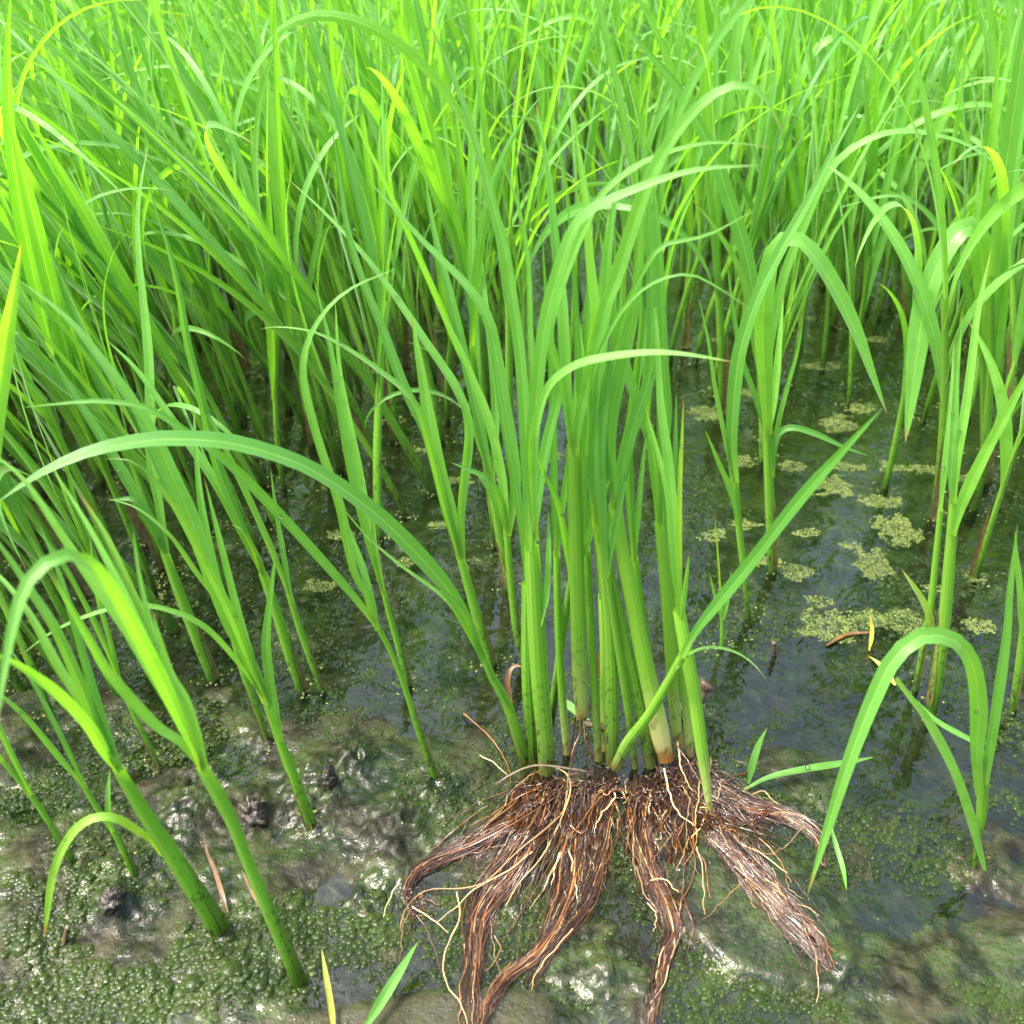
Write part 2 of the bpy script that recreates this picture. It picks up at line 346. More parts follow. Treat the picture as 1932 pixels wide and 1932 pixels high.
water = mesh_from("water", np.stack([WX, WY, 0 * WX], -1).reshape(-1, 3), grid_faces(4, 4), M_WATER); tag(water, kind='structure')

# ------------------------------------------------------------------ bubbles
def dome_template(seg, rings):
    V = []; 
    for r in range(rings):
        e = math.radians(-12) + (math.pi / 2 + .2) * r / rings
        for k in range(seg): V.append((math.cos(e) * math.cos(2 * math.pi * k / seg), math.cos(e) * math.sin(2 * math.pi * k / seg), math.sin(e)))
    V.append((0, 0, 1)); F = [tuple(f) for f in grid_faces(rings, seg, True)]
    b = (rings - 1) * seg; F += [(b + i, b + (i + 1) % seg, b + (i + 2) % seg, rings * seg) for i in range(0, seg, 2)]
    return np.array(V), np.array(F)
def domes(name, C, Rr, mat, seg=8, rings=3, rise=.75, rnd=None, parent=None, origin=None):
    V, F = dome_template(seg, rings); n = len(C); V = V * [1, 1, rise]
    VV = C[:, None, :] + V[None] * Rr[:, None, None]
    if origin is not None: VV = VV - origin
    FF = F[None] + (np.arange(n) * len(V))[:, None, None]
    rnd = R.random(n) if rnd is None else rnd
    return mesh_from(name, VV.reshape(-1, 3), FF.reshape(-1, 4), mat, None, dict(rnd=np.repeat(rnd, len(V))), parent)

N = 85000
bu = R.uniform(-60, 1992, N); bv = R.uniform(700, 1990, N)
G = np.array([ground(a, b) for a, b in zip(bu, bv)])
dens = fbm(G[:, 0] * 26 + 4, G[:, 1] * 26, 77, 4) + .25 * (fbm(G[:, 0] * 9, G[:, 1] * 9, 91, 2) - .5)
dens += .05 * smooth(1250, 1500, bv) - .03 * smooth(1150, 900, bv)
zm = mud_z(G[:, 0], G[:, 1])
slabd = inpoly_dist(G[:, 0], G[:, 1], SLAB); s2 = inpoly_dist(G[:, 0], G[:, 1], SLAB2)
keep = (dens > .53 + .10 * R.random(N)) & (slabd < 0) & (s2 < .004) & (inpoly_dist(G[:, 0], G[:, 1], SILT) < .0005) & (zm < .009)
G, zm, dens, bv = G[keep], zm[keep], dens[keep], bv[keep]
rad = (.00038 + .0013 * R.random(len(G)) ** 2.8) * np.where(bv > 1500, 1.15, 1.0) * np.where((bv > 1640) & (G[:, 0] < -.05), 1.2, 1.0); rad[R.random(len(G)) < .010] *= 2.1
G[:, 2] = np.maximum(zm, 0) - rad * .15
bub = domes("algae_bubbles", G, rad, M_BUB, 8, 3, .5, np.clip(.75 * fbm(G[:, 0] * 40, G[:, 1] * 40, 8, 3) * 1.6 - .35 + .35 * R.random(len(G)), 0, 1))
tag(bub, "film of small green algae bubbles over the wet mud and shallow water", "bubbles", kind='stuff')

# froth patches: px centre, half size in px
FRO = [(1690, 1000, 40, 28), (1650, 1065, 34, 30), (1560, 1180, 48, 30), (1630, 1170, 40, 22), (1710, 1175, 36, 24), (1500, 1080, 34, 14), (1660, 945, 34, 12), (1570, 915, 40, 20),
       (1520, 1005, 24, 9), (1745, 885, 34, 9), (1400, 870, 22, 10), (1500, 880, 26, 10), (1600, 880, 30, 8), (1345, 1010, 26, 14), (1585, 800, 40, 16), (1560, 690, 36, 8), (1620, 770, 26, 10),
       (1680, 880, 22, 10), (1410, 990, 26, 12), (1820, 900, 26, 8), (1850, 1180, 26, 14), (1760, 1110, 20, 10), (1450, 1060, 26, 12), (1840, 1090, 16, 8), (1330, 780, 28, 12), (1420, 740, 26, 8),
       (790, 850, 26, 7), (860, 905, 30, 8), (740, 790, 22, 6), (700, 700, 22, 6), (830, 990, 26, 9), (640, 1010, 26, 8), (880, 720, 20, 6), (1040, 860, 22, 7), (600, 1105, 30, 10), (770, 1060, 24, 8),
       (1500, 600, 30, 6), (1640, 640, 28, 6), (1430, 640, 22, 5), (1350, 640, 20, 5), (960, 760, 20, 6), (1545, 1135, 24, 10), (1605, 1030, 18, 8)]
for (fx, fy, hx, hy) in FRO:
    c = ground(fx, fy); k = px(c); pts = []
    rb = max(.0009, 2.6 * k); A = hx * k * 1.12; Bq = np.linalg.norm(ground(fx, fy - hy) - ground(fx, fy + hy)) / 2
    sd_ = int(R.integers(0, 999)); step = rb * 1.75
    for iy in np.arange(-1.3 * Bq, 1.3 * Bq, step * .87):
        off = R.uniform(0, step)
        for ix in np.arange(-1.3 * A, 1.3 * A, step):
            qx, qy = ix + off + R.normal(0, .15 * step), iy + R.normal(0, .15 * step)
            e = (qx / A) ** 2 + (qy / Bq) ** 2 + 2.6 * (fbm(np.array(qx / A * 2.2 + 9), np.array(qy / Bq * 2.2), sd_, 3) - .5)
            if e < .9: pts.append((c[0] + qx, c[1] + qy, .0))
    if len(pts) < 4: continue
    P = np.array(pts); rr = rb * R.uniform(.5, 1.25, len(P)); P[:, 2] = np.maximum(mud_z(P[:, 0], P[:, 1]), 0) - rr * .1
    o = domes("froth_patch", P, rr, M_FROTH, 8, 3, .32, None, None, c); o.location = c
    side = "right of the bundle" if fx > 1300 else "left of the bundle"
    tag(o, f"flat patch of pale yellow-green froth bubbles floating on dark water {side}", "froth", f"froth patches {side}")

# ------------------------------------------------------------------ traced rice plants
def view_n(P, up=.35, tw=0.0):
    n = nrm(CAMP - P) * (1 - up) + np.array([0, 0, 1.0]) * up
    return n
def twist(N, P, ang):
    T = tangents(P); N = nrm(N - T * np.sum(N * T, 1)[:, None]); S = np.cross(T, N)
    return N * np.cos(ang)[:, None] + S * np.sin(ang)[:, None]

def seedling(label, stem, leaves, d=0.0, z0=None, group=None, pale=0.0, flat=.62, shade=.5, ins=True):
    """stem: [(x, y, width)] in picture units from the base up; leaves: [(points base to tip, width, depth offset, tint)]"""
    bx, by = stem[0][:2]
    B = on_mud(bx, by) if z0 is None else ground(bx, by, z0)
    root = empty("rice_seedling", B); tag(root, label, "rice seedling", group)
    ys_ = np.array([s[1] for s in stem], float); y0, y1 = ys_[0], ys_[-1]
    def dep(y): return B[1] + d * min(max((y0 - y) / max(y0 - y1, 1), 0), 2.5)
    P = []
    for (x, y, wd) in stem:
        p = at_depth(x, y, dep(y)); P.append([*p, wd * px(p) * (.88 if ins and z0 is None else 1.0)])
    if ins:
        e = np.array(P[0]); q = np.array(P[1]); dr = nrm(e[:3] - q[:3]); P.insert(0, [*(e[:3] + dr * .008), e[3]])
    Q = curve(P, 26); g = Geo()
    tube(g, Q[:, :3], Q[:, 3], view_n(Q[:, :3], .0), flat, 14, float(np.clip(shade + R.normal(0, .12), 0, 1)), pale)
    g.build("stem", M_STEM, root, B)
    if ins and pale == 0 and stem[0][2] > 12:
        m_ = 12; C = Q[2:14, :3]; T = tangents(C); S_ = np.cross(T, view_n(C, 0)); sg = R.choice([-1, 1]); t_ = np.linspace(0, 1, m_)
        C = C + S_ * (sg * Q[2:14, 3] * (.36 + .35 * t_ ** 3))[:, None] + view_n(C, 0) * (Q[2:14, 3] * .30 * (1 - .4 * t_))[:, None]
        gs = Geo(); ribbon(gs, C, Q[2:14, 3] * .55 * (1 - t_ ** 2) + .0003, view_n(C, 0) + S_ * sg * .5, .3, 5, R.random(), 0); gs.build("dead_sheath", M_SHEATH, root, B)
    for (pts, wd, dd, tint, *op) in leaves:
        pk = op[0] if op else .38; pts = list(pts); LL = np.concatenate([[0], np.cumsum([math.hypot(pts[i + 1][0] - pts[i][0], pts[i + 1][1] - pts[i][1]) for i in range(len(pts) - 1)])])
        PP = []; yb = dep(pts[0][1])
        for (x, y), s in zip(pts, LL / LL[-1]):
            p = at_depth(x, y, yb + dd * s ** 1.4 - .002); PP.append(p)
        C = curve(PP, 30); s = np.linspace(0, 1, 30); k = np.array([px(p) for p in C])
        W = blade_profile(s, .62 if pk < .4 else .5, pk) * wd * (.78 if pk < .4 else .86) * k * (1 + .04 * np.sin(s * 17 + wd))
        N = twist(view_n(C, .25 + .3 * R.random()), C, R.normal(0, .18) + R.normal(0, .28 if pk < .4 else .12) * s)
        gg = Geo(); ribbon(gg, C, W, N, R.uniform(.18, .42), 7, float(np.clip(shade + R.normal(-.05, .32), 0, 1)), tint)
        gg.build("leaf", M_LEAF, root, B)
        for q_ in range(int(R.random() < .35) + int(R.random() < .12)):
            i_ = int(R.integers(3, 26)); r_ = R.uniform(.0005, .0010); DEW.append((C[i_] + nrm(N[i_]) * r_ * .7 + np.cross(tangents(C)[i_], nrm(N[i_])) * W[i_] * R.uniform(-.3, .3), r_))
    return root

DEW = []
LG = "seedlings leaning left at the front left"
seedling("thick bright rice seedling at the lower left, its small arching leaf tipped orange", [(420, 1762, 44), (398, 1726, 43), (340, 1636, 38), (280, 1545, 31), (240, 1480, 26), (222, 1448, 23)],
  [([(305, 1612), (285, 1585), (260, 1568), (215, 1543), (170, 1546), (130, 1581), (100, 1651), (83, 1771)], 19, -.02, .6, .6),
   ([(225, 1455), (200, 1425), (170, 1375), (120, 1320), (60, 1272), (0, 1240), (-70, 1230)], 30, -.03, .05),
   ([(228, 1455), (195, 1400), (150, 1290), (105, 1190), (60, 1120), (0, 1030), (-60, 960)], 28, .02, .3), ([(226, 1450), (205, 1390), (175, 1300), (140, 1180), (110, 1080), (70, 980)], 20, .03, .1),
   ([(222, 1440), (175, 1360), (110, 1260), (55, 1160), (0, 1090), (-60, 1040)], 24, .03, .2)], -.01, shade=.6)
seedling("tall rice seedling nearest the bottom edge, its leaf arching to the left edge", [(565, 1852, 33), (530, 1770, 31), (495, 1690, 28), (465, 1620, 25), (440, 1555, 27), (415, 1505, 30), (380, 1445, 26)],
  [([(382, 1450), (372, 1425), (340, 1361), (300, 1276), (260, 1201), (215, 1121), (175, 1070), (125, 1048), (75, 1073), (40, 1126), (15, 1226), (0, 1316), (-12, 1400)], 33, -.06, .0, .62),
   ([(384, 1455), (365, 1410), (330, 1340), (285, 1265), (240, 1190), (180, 1105), (110, 1000), (40, 900), (-40, 840)], 28, .02, .1), ([(384, 1455), (350, 1370), (300, 1260), (230, 1110), (160, 980), (90, 870)], 22, .03, .2), ([(382, 1450), (355, 1380), (320, 1290), (285, 1180), (262, 1080), (250, 990)], 18, .02, .1),
   ([(375, 1440), (340, 1400), (290, 1365), (210, 1276), (170, 1210), (130, 1140), (100, 1085)], 26, .0, .0),
   ([(388, 1445), (372, 1385), (350, 1320), (322, 1270), (300, 1200), (287, 1151)], 20, .01, .3),
   ([(380, 1440), (350, 1350), (310, 1250), (250, 1120), (200, 1010), (150, 930)], 26, .03, .5)], -.005, shade=.62)
seedling("rice seedling with one short upright leaf and long thin leaves standing left of the bundle", [(590, 1563, 26), (570, 1510, 25), (548, 1450, 23), (525, 1390, 19), (500, 1318, 15)],
  [([(530, 1400), (518, 1340), (508, 1275), (503, 1200), (520, 1040)], 24, .0, .25),
   ([(502, 1322), (465, 1236), (430, 1170), (387, 1056), (359, 975), (327, 904), (299, 841), (264, 781), (228, 728), (183, 669), (141, 616), (88, 567), (35, 528)], 38, .04, .0),
   ([(505, 1322), (472, 1250), (440, 1170), (400, 1090), (369, 1030), (334, 965), (299, 915), (264, 880), (232, 866), (195, 867)], 26, .0, .3),
   ([(500, 1318), (450, 1251), (390, 1186), (325, 1153), (250, 1141), (175, 1158), (100, 1191), (40, 1236)], 14, -.02, .05),
   ([(508, 1330), (480, 1260), (455, 1180), (435, 1100), (410, 1000), (385, 900)], 20, .02, .15)], .0, shade=.5)
seedling("slim rice seedling with a mud stained base at the lower left corner side", [(258, 1662, 15), (235, 1610, 14), (215, 1570, 13), (180, 1520, 12), (150, 1470, 10)],
  [([(152, 1475), (125, 1445), (90, 1402), (50, 1355), (0, 1310), (-50, 1280)], 15, .0, .1), ([(158, 1480), (120, 1400), (85, 1330), (50, 1270), (0, 1200)], 13, .02, .1),
   ([(213, 1570), (205, 1540), (204, 1490), (208, 1450)], 14, .01, .3)], .0, shade=.42)
seedling("slim leaning rice seedling with a brown base at the far lower left", [(140, 1637, 16), (118, 1600, 14), (85, 1540, 13), (50, 1490, 12), (0, 1430, 10)],
  [([(5, 1435), (-40, 1380), (-90, 1330)], 12, .0, .1), ([(60, 1500), (20, 1420), (-20, 1330), (-50, 1250)], 14, .01, .2)], .0, shade=.42)
seedling("small thin rice seedling behind the thick bright green one", [(297, 1440, 13), (272, 1390, 12), (240, 1320, 10), (220, 1270, 9)],
  [([(222, 1275), (190, 1200), (150, 1120), (110, 1050), (60, 990)], 14, .01, .1), ([(225, 1280), (205, 1200), (180, 1110), (170, 1010)], 12, .01, .2)], .0)
seedling("rice seedling with a dark streaked base beside the short upright leaf", [(504, 1398, 16), (485, 1340, 16), (460, 1270, 16), (440, 1200, 15), (420, 1140, 14)],
  [([(422, 1145), (380, 1050), (330, 950), (280, 840), (240, 740)], 20, .02, .1), ([(425, 1150), (400, 1050), (380, 950), (370, 850), (365, 760)], 18, .02, .2),
   ([(430, 1160), (370, 1080), (320, 1010), (260, 960), (200, 940)], 14, .0, .2)], .0)
seedling("thick stemmed rice seedling standing in shallow water left of centre", [(402, 1278, 26), (370, 1200, 26), (335, 1110, 22), (310, 1040, 18)],
  [([(312, 1045), (270, 960), (200, 840), (130, 730), (80, 640)], 26, .02, .1), ([(315, 1050), (300, 950), (285, 860), (281, 676), (262, 480), (262, 377), (280, 270)], 24, .06, .0),
   ([(312, 1045), (290, 990), (255, 945), (225, 942), (205, 944)], 22, .0, .25)], .0)
seedling("rice seedling with twin dark culms in the shallow water left of centre", [(568, 1298, 24), (545, 1230, 24), (520, 1150, 22), (495, 1080, 18)],
  [([(498, 1085), (450, 980), (410, 880), (390, 799), (369, 711), (351, 640), (337, 553), (316, 465), (288, 377), (272, 300)], 27, .05, .2),
   ([(500, 1090), (480, 1040), (455, 1000), (437, 990)], 15, .0, .5), ([(500, 1090), (460, 1010), (400, 900), (330, 800), (260, 700), (200, 640)], 24, .03, .1)], .0)
seedling("slender rice seedling with a brown streak at its foot in front of the water gap", [(605, 1297, 14), (590, 1255, 15), (565, 1185, 15), (545, 1120, 13)],
  [([(547, 1125), (500, 1010), (440, 880), (390, 780), (330, 690)], 18, .02, .3), ([(548, 1125), (535, 1050), (520, 960), (510, 880)], 14, .02, .2)], .0)
seedling("thin arching rice seedling with a very long drooping leaf rooted in mud before the bundle", [(826, 1482, 15), (812, 1440, 15), (790, 1380, 14), (765, 1300, 13), (735, 1225, 12), (705, 1170, 12)],
  [([(706, 1175), (665, 1124), (590, 1039), (525, 969), (425, 869), (350, 815), (275, 769), (185, 757), (110, 762), (40, 769)], 25, -.02, .05),
   ([(708, 1180), (690, 1120), (670, 1085), (655, 1020), (640, 950), (600, 830), (577, 740), (572, 690), (585, 635), (620, 580), (670, 540), (748, 507)], 22, .03, .3),
   ([(712, 1190), (700, 1130), (680, 1060), (650, 980), (640, 940)], 18, .02, .2)], .0, shade=.55)
seedling("rice seedling with narrow upright blades behind the thin arching one", [(770, 1288, 16), (755, 1230, 15), (735, 1160, 13), (722, 1110, 11)],
  [([(723, 1115), (712, 1060), (705, 1000), (703, 945)], 14, .0, .4), ([(724, 1120), (690, 1000), (660, 880), (640, 760), (620, 640), (590, 520)], 22, .04, .15),
   ([(725, 1120), (700, 1010), (680, 900), (660, 800), (640, 690), (632, 560)], 18, .03, .1)], .0)
seedling("tall rice seedling with a wide yellow-green blade just left of the bundle", [(928, 1250, 20), (905, 1180, 22), (885, 1110, 20), (868, 1050, 18)],
  [([(870, 1055), (846, 960), (822, 860), (808, 780), (795, 700), (786, 650), (777, 592)], 36, .02, .3),
   ([(868, 1050), (840, 960), (815, 860), (790, 776), (760, 735), (733, 713), (665, 664), (596, 628), (528, 617), (490, 621)], 21, -.01, .05),
   ([(866, 1045), (835, 930), (805, 820), (780, 768), (755, 713), (720, 617), (681, 521), (655, 430), (640, 330), (625, 230)], 25, .05, .25),
   ([(872, 1055), (870, 960), (884, 808), (856, 727), (801, 644), (774, 603), (733, 543), (678, 472), (600, 390), (540, 335)], 24, .06, .0)], .0, shade=.6)
seedling("rice seedling with a pale lit blade half hidden behind the left side of the bundle", [(990, 1245, 18), (975, 1190, 18), (965, 1110, 16), (955, 1000, 14)],
  [([(956, 1005), (950, 920), (938, 850), (919, 781), (892, 713), (856, 631), (821, 573)], 24, .02, .25),
   ([(958, 1010), (972, 920), (966, 850), (950, 750), (936, 672), (919, 598), (884, 543), (843, 500), (796, 453), (740, 390), (690, 335)], 30, .04, .05),
   ([(957, 1005), (945, 950), (920, 905), (880, 885), (850, 872)], 20, -.01, .1), ([(957, 1005), (935, 950), (905, 900), (880, 880)], 12, .0, .1)], .0, shade=.55)
seedling("thick dark based rice seedling in the water between the left stand and the bundle", [(962, 1108, 26), (950, 1040, 24), (935, 960, 22), (925, 900, 18)],
  [([(927, 905), (905, 800), (880, 690), (850, 560), (820, 440), (800, 320)], 24, .04, .1), ([(928, 905), (935, 800), (930, 690), (915, 560), (905, 450)], 20, .04, .2), ([(926, 905), (890, 800), (860, 720), (820, 670), (760, 640)], 16, .02, .1)], .0)

seedling("rice seedling whose tall straight blade rises to the top edge left of centre", [(590, 830, 18), (580, 770, 18), (565, 690, 17)], [([(566, 700), (556, 620), (545, 550), (535, 450), (520, 300), (500, 150), (475, 0), (462, -90)], 36, .02, .1), ([(566, 700), (540, 600), (500, 500), (440, 420), (370, 370)], 18, .02, .0), ([(566, 700), (580, 560), (600, 450), (625, 320)], 16, .02, .1)], .0, shade=.6)
seedling("rice seedling at the far left edge with one broad blade close to the camera", [(-95, 1420, 26), (-75, 1270, 26), (-52, 1110, 24)], [([(-52, 1115), (-30, 950), (-12, 800), (8, 660), (28, 540), (41, 456)], 46, -.03, .1, .5), ([(-50, 1110), (-70, 950), (-110, 800)], 26, .0, .1)], .0, shade=.6)
seedling("rice seedling with a long blade arching over from right to left across the upper left", [(735, 720, 15), (722, 640, 15), (705, 560, 14)], [([(706, 570), (670, 400), (640, 300), (600, 235), (525, 185), (450, 155), (370, 130), (300, 125), (235, 138), (170, 158)], 20, -.02, .0), ([(706, 570), (700, 450), (690, 340), (700, 200)], 18, .02, .2), ([(706, 570), (730, 470), (760, 380), (800, 300)], 15, .02, .1)], .0, shade=.55)
seedling("rice seedling behind the bundle whose blade arches left near the top edge", [(1232, 560, 14), (1230, 490, 14), (1226, 420, 13)], [([(1226, 425), (1220, 300), (1205, 200), (1176, 125), (1136, 58), (1091, 32), (1036, 42), (966, 88)], 20, -.02, .0, .5), ([(1227, 420), (1240, 300), (1262, 180), (1290, 60)], 18, .03, .2)], .0, shade=.55)
# ---- right-hand plants
seedling("rice seedling at the upper right with a blade hooked over to the left", [(1712, 600, 15), (1708, 520, 15), (1702, 430, 14)], [([(1702, 440), (1695, 330), (1676, 225), (1651, 145), (1611, 87), (1576, 72), (1541, 92), (1506, 155), (1486, 245)], 24, -.02, .1, .5), ([(1703, 430), (1730, 330), (1766, 250), (1800, 180), (1841, 100), (1890, -20)], 26, .02, .3), ([(1702, 440), (1690, 340), (1690, 240), (1700, 120)], 16, .02, .1)], .0, shade=.6)
seedling("rice seedling at the lower right, a broad leaf arching left to the mud", [(1838, 1640, 9), (1842, 1600, 11), (1851, 1540, 22), (1854, 1480, 24), (1852, 1420, 22)],
  [([(1848, 1500), (1843, 1430), (1847, 1340), (1838, 1265), (1815, 1220), (1785, 1202), (1750, 1197), (1715, 1212), (1680, 1250), (1655, 1300), (1620, 1385), (1590, 1470), (1562, 1560), (1523, 1690)], 36, -.05, .0, .6),
   ([(1858, 1480), (1868, 1410), (1880, 1330), (1898, 1200), (1905, 1110), (1920, 987)], 25, .01, .05),
   ([(1850, 1420), (1840, 1402), (1775, 1366), (1730, 1327), (1697, 1288)], 14, .02, .1),
   ([(1690, 1280), (1720, 1320), (1750, 1360), (1800, 1455), (1834, 1555), (1865, 1672)], 22, .0, .05, .6)], .0, shade=.55)
seedling("tall pale green rice seedling at the right whose upper leaf points to the right edge", [(1758, 1338, 25), (1768, 1275, 26), (1780, 1190, 26), (1788, 1100, 25), (1796, 1000, 22), (1800, 940, 20)],
  [([(1798, 950), (1806, 860), (1821, 776), (1834, 679), (1845, 590), (1870, 470)], 22, .03, .3), ([(1796, 1010), (1808, 970), (1825, 925), (1866, 841), (1910, 760), (1960, 660)], 28, -.01, .15),
   ([(1796, 950), (1795, 880), (1800, 800), (1805, 700), (1815, 600)], 18, .02, .1)], .0, shade=.75)
seedling("rice seedling with a brown tipped short leaf beside the tall pale green one", [(1728, 1298, 13), (1740, 1230, 14), (1755, 1150, 15), (1765, 1060, 14), (1775, 960, 12)],
  [([(1762, 1200), (1752, 1160), (1738, 1130), (1722, 1105), (1700, 1072)], 21, .0, 1.0), ([(1774, 965), (1785, 860), (1795, 760), (1800, 640)], 16, .02, .2)], .0, shade=.7)
seedling("rice seedling right of the bundle with a broad leaf bent over like a hook", [(1458, 1074, 20), (1455, 1010, 21), (1452, 940, 21), (1449, 870, 20), (1446, 800, 18)],
  [([(1448, 820), (1444, 740), (1440, 650), (1441, 580), (1448, 520), (1465, 466), (1492, 450), (1516, 462), (1545, 496), (1583, 561), (1617, 633), (1645, 708), (1673, 780)], 40, -.03, .0, .6),
   ([(1458, 900), (1460, 845), (1472, 815), (1499, 807), (1545, 821), (1592, 843), (1644, 861)], 16, -.01, .1),
   ([(1456, 880), (1468, 800), (1485, 730), (1505, 660), (1515, 600)], 12, .01, .2), ([(1448, 830), (1425, 750), (1400, 680), (1385, 600), (1370, 480)], 14, .01, .1),
   ([(1450, 820), (1462, 740), (1470, 650), (1478, 560)], 18, .02, .3)], .0, shade=.5)
seedling("thin rice seedling with a long straight blade rising to the right behind the hooked leaf", [(1411, 1162, 11), (1405, 1090, 13), (1395, 1003, 15), (1386, 900, 15)],
  [([(1386, 910), (1381, 820), (1390, 700), (1405, 630), (1433, 552), (1464, 490), (1495, 433), (1533, 365), (1570, 290), (1626, 190)], 33, .03, .25),
   ([(1393, 990), (1380, 930), (1355, 870), (1330, 810)], 14, .0, .2), ([(1388, 920), (1370, 840), (1350, 740), (1335, 640), (1318, 560)], 13, .01, .1)], .0, shade=.6)
seedling("rice seedling at the right with a wide pale drooping leaf folded over near its top", [(1862, 905, 22), (1860, 840, 22), (1858, 760, 20), (1856, 660, 20)],
  [([(1856, 670), (1856, 560), (1852, 480), (1842, 440), (1824, 426), (1792, 458), (1767, 505), (1745, 568), (1730, 661), (1717, 771), (1708, 835)], 46, -.05, .0, .65),
   ([(1857, 690), (1870, 560), (1885, 420), (1900, 300), (1910, 180)], 24, .02, .2), ([(1857, 690), (1840, 600), (1815, 520), (1780, 440), (1700, 370), (1575, 393)], 18, .0, .0)], .0)
seedling("rice seedling with a wide blade leaning far up left behind the hooked leaf", [(1440, 862, 18), (1440, 800, 18), (1438, 740, 18)],
  [([(1438, 750), (1435, 680), (1425, 580), (1405, 470), (1380, 390), (1350, 300), (1316, 230), (1280, 165), (1220, 95), (1161, 20)], 36, .03, .05), ([(1440, 750), (1455, 640), (1480, 520), (1520, 420), (1560, 330), (1616, 275), (1691, 248), (1766, 255), (1841, 282), (1950, 365)], 22, -.01, .0),
   ([(1440, 745), (1420, 620), (1400, 520), (1350, 430), (1300, 370)], 18, .0, .35)], .0)
seedling("small rice seedling at the right edge beside the broad arching leaf", [(1912, 1335, 17), (1920, 1280, 18), (1930, 1200, 18), (1938, 1120, 16)], [([(1928, 1200), (1925, 1120), (1918, 1050), (1915, 1000)], 16, .0, .1), ([(1937, 1130), (1945, 1000), (1960, 880)], 20, .0, .2)], .0)
seedling("thin withered rice sprout with a brown leaf standing in water right of the bundle", [(1362, 1215, 10), (1363, 1185, 10), (1362, 1150, 8)], [([(1362, 1155), (1358, 1100), (1354, 1040), (1348, 965)], 5, .0, 1.0), ([(1364, 1170), (1375, 1120), (1380, 1075)], 11, .0, .2), ([(1361, 1165), (1350, 1130), (1338, 1080)], 9, .0, .2)], .0)

# ------------------------------------------------------------------ uprooted bundle
UG = "uprooted seedlings laid out in a bundle with bare roots"
def z2(x, y): return (679 + x * .508, 1207 + y * .508)
def Z(pts): return [z2(*p) for p in pts]

b_left = seedling("uprooted seedling leaning left out of the bundle, its leaf arching to the left edge", [(988, 1432, 22), (975, 1385, 22), (955, 1325, 19), (930, 1280, 16), (912, 1240, 14)],
  [([(914, 1245), (890, 1190), (850, 1120), (800, 1060), (725, 984), (650, 925), (575, 880), (500, 852), (425, 834), (350, 829), (280, 831), (175, 851), (75, 894), (-5, 948)], 40, -.05, .0, .72),
   ([(935, 1290), (880, 1190), (840, 1130), (760, 1070), (700, 1020), (660, 975), (630, 935)], 13, .0, .1), ([(965, 1350), (935, 1290), (905, 1230), (880, 1160), (820, 1100)], 18, -.01, .3)], -.005, .006, UG, 0, shade=.6)
b_shaded = seedling("uprooted seedling with a double green culm coloured darker for shadow on the left of the bundle", [(1030, 1438, 30), (1028, 1390, 32), (1020, 1300, 34), (1013, 1200, 34), (1008, 1110, 32), (1003, 1030, 28)],
  [([(998, 1040), (995, 906), (990, 771), (981, 661), (968, 568), (953, 474), (928, 380), (905, 290), (875, 195), (830, 85), (780, -10)], 29, .03, .1),
   ([(1006, 1030), (1003, 860), (1003, 708), (1000, 599), (998, 521), (990, 443), (975, 380), (947, 302), (925, 230)], 15, .02, .0),
   ([(1012, 1020), (1005, 930), (1005, 833), (1013, 740), (1023, 646), (1038, 568), (1059, 496), (1080, 436), (1116, 395), (1216, 350), (1316, 320), (1436, 312)], 30, -.01, .2, .55),
   ([(1010, 1010), (1006, 870), (1012, 800), (1036, 730), (1083, 692), (1140, 676), (1224, 666), (1294, 669), (1383, 683)], 21, -.03, .0, .6),
   ([(1020, 1180), (1032, 1120), (1036, 1040), (1035, 960)], 17, .01, .1)], .0, .010, UG, .12, shade=.35)  # low tone puts the shadow on this culm into its green
b_shaded2 = seedling("uprooted green culm coloured darker for shadow, pressed behind the double culm on the left of the bundle", [(1006, 1432, 24), (1004, 1390, 26), (998, 1300, 27), (996, 1200, 26), (996, 1100, 24)],
  [([(996, 1110), (985, 1000), (970, 900), (950, 800), (935, 700), (925, 600)], 20, .02, .0), ([(998, 1110), (1010, 980), (1030, 850), (1060, 720), (1062, 600), (1050, 470), (1031, 302), (1000, 180)], 28, .03, .0)], .0, .006, UG, 0, shade=.2)  # second culm, darker still: shadow painted into its colour
b_hang = seedling("uprooted seedling hanging above the others with its brown roots dangling, near the bundle's centre", [(1098, 1357, 20), (1097, 1330, 26), (1093, 1250, 29), (1090, 1138, 29), (1087, 1040, 29), (1084, 950, 28), (1081, 838, 25)],
  [([(1084, 860), (1094, 780), (1111, 716), (1144, 575), (1163, 528), (1190, 440), (1225, 340), (1260, 275), (1310, 210), (1365, 168), (1415, 163), (1450, 195), (1478, 255)], 30, -.01, .1, .65),
   ([(1080, 845), (1072, 760), (1066, 660), (1060, 560), (1050, 470), (1043, 396), (1031, 302), (1010, 190)], 26, .03, .0),
   ([(1082, 850), (1105, 730), (1119, 646), (1122, 583), (1112, 490), (1106, 396), (1094, 302), (1075, 180)], 26, .02, .1),
   ([(1078, 845), (1060, 720), (1037, 640), (1050, 568), (1081, 480), (1109, 418), (1141, 360), (1216, 305), (1316, 272), (1391, 270), (1461, 280)], 20, .01, .0)], .0, .028, UG, .35, shade=.5, ins=False)
b_thin = seedling("thin uprooted seedling leaning right across the hanging one", [(1040, 1352, 15), (1046, 1310, 15), (1058, 1220, 15), (1068, 1150, 14), (1078, 1090, 12)],
  [([(1077, 1095), (1095, 1050), (1115, 1000), (1130, 960), (1154, 898)], 20, -.01, .1), ([(1076, 1090), (1068, 1030), (1055, 960), (1032, 905), (1003, 842)], 16, -.01, .1)], -.012, .012, UG, 0, shade=.45)
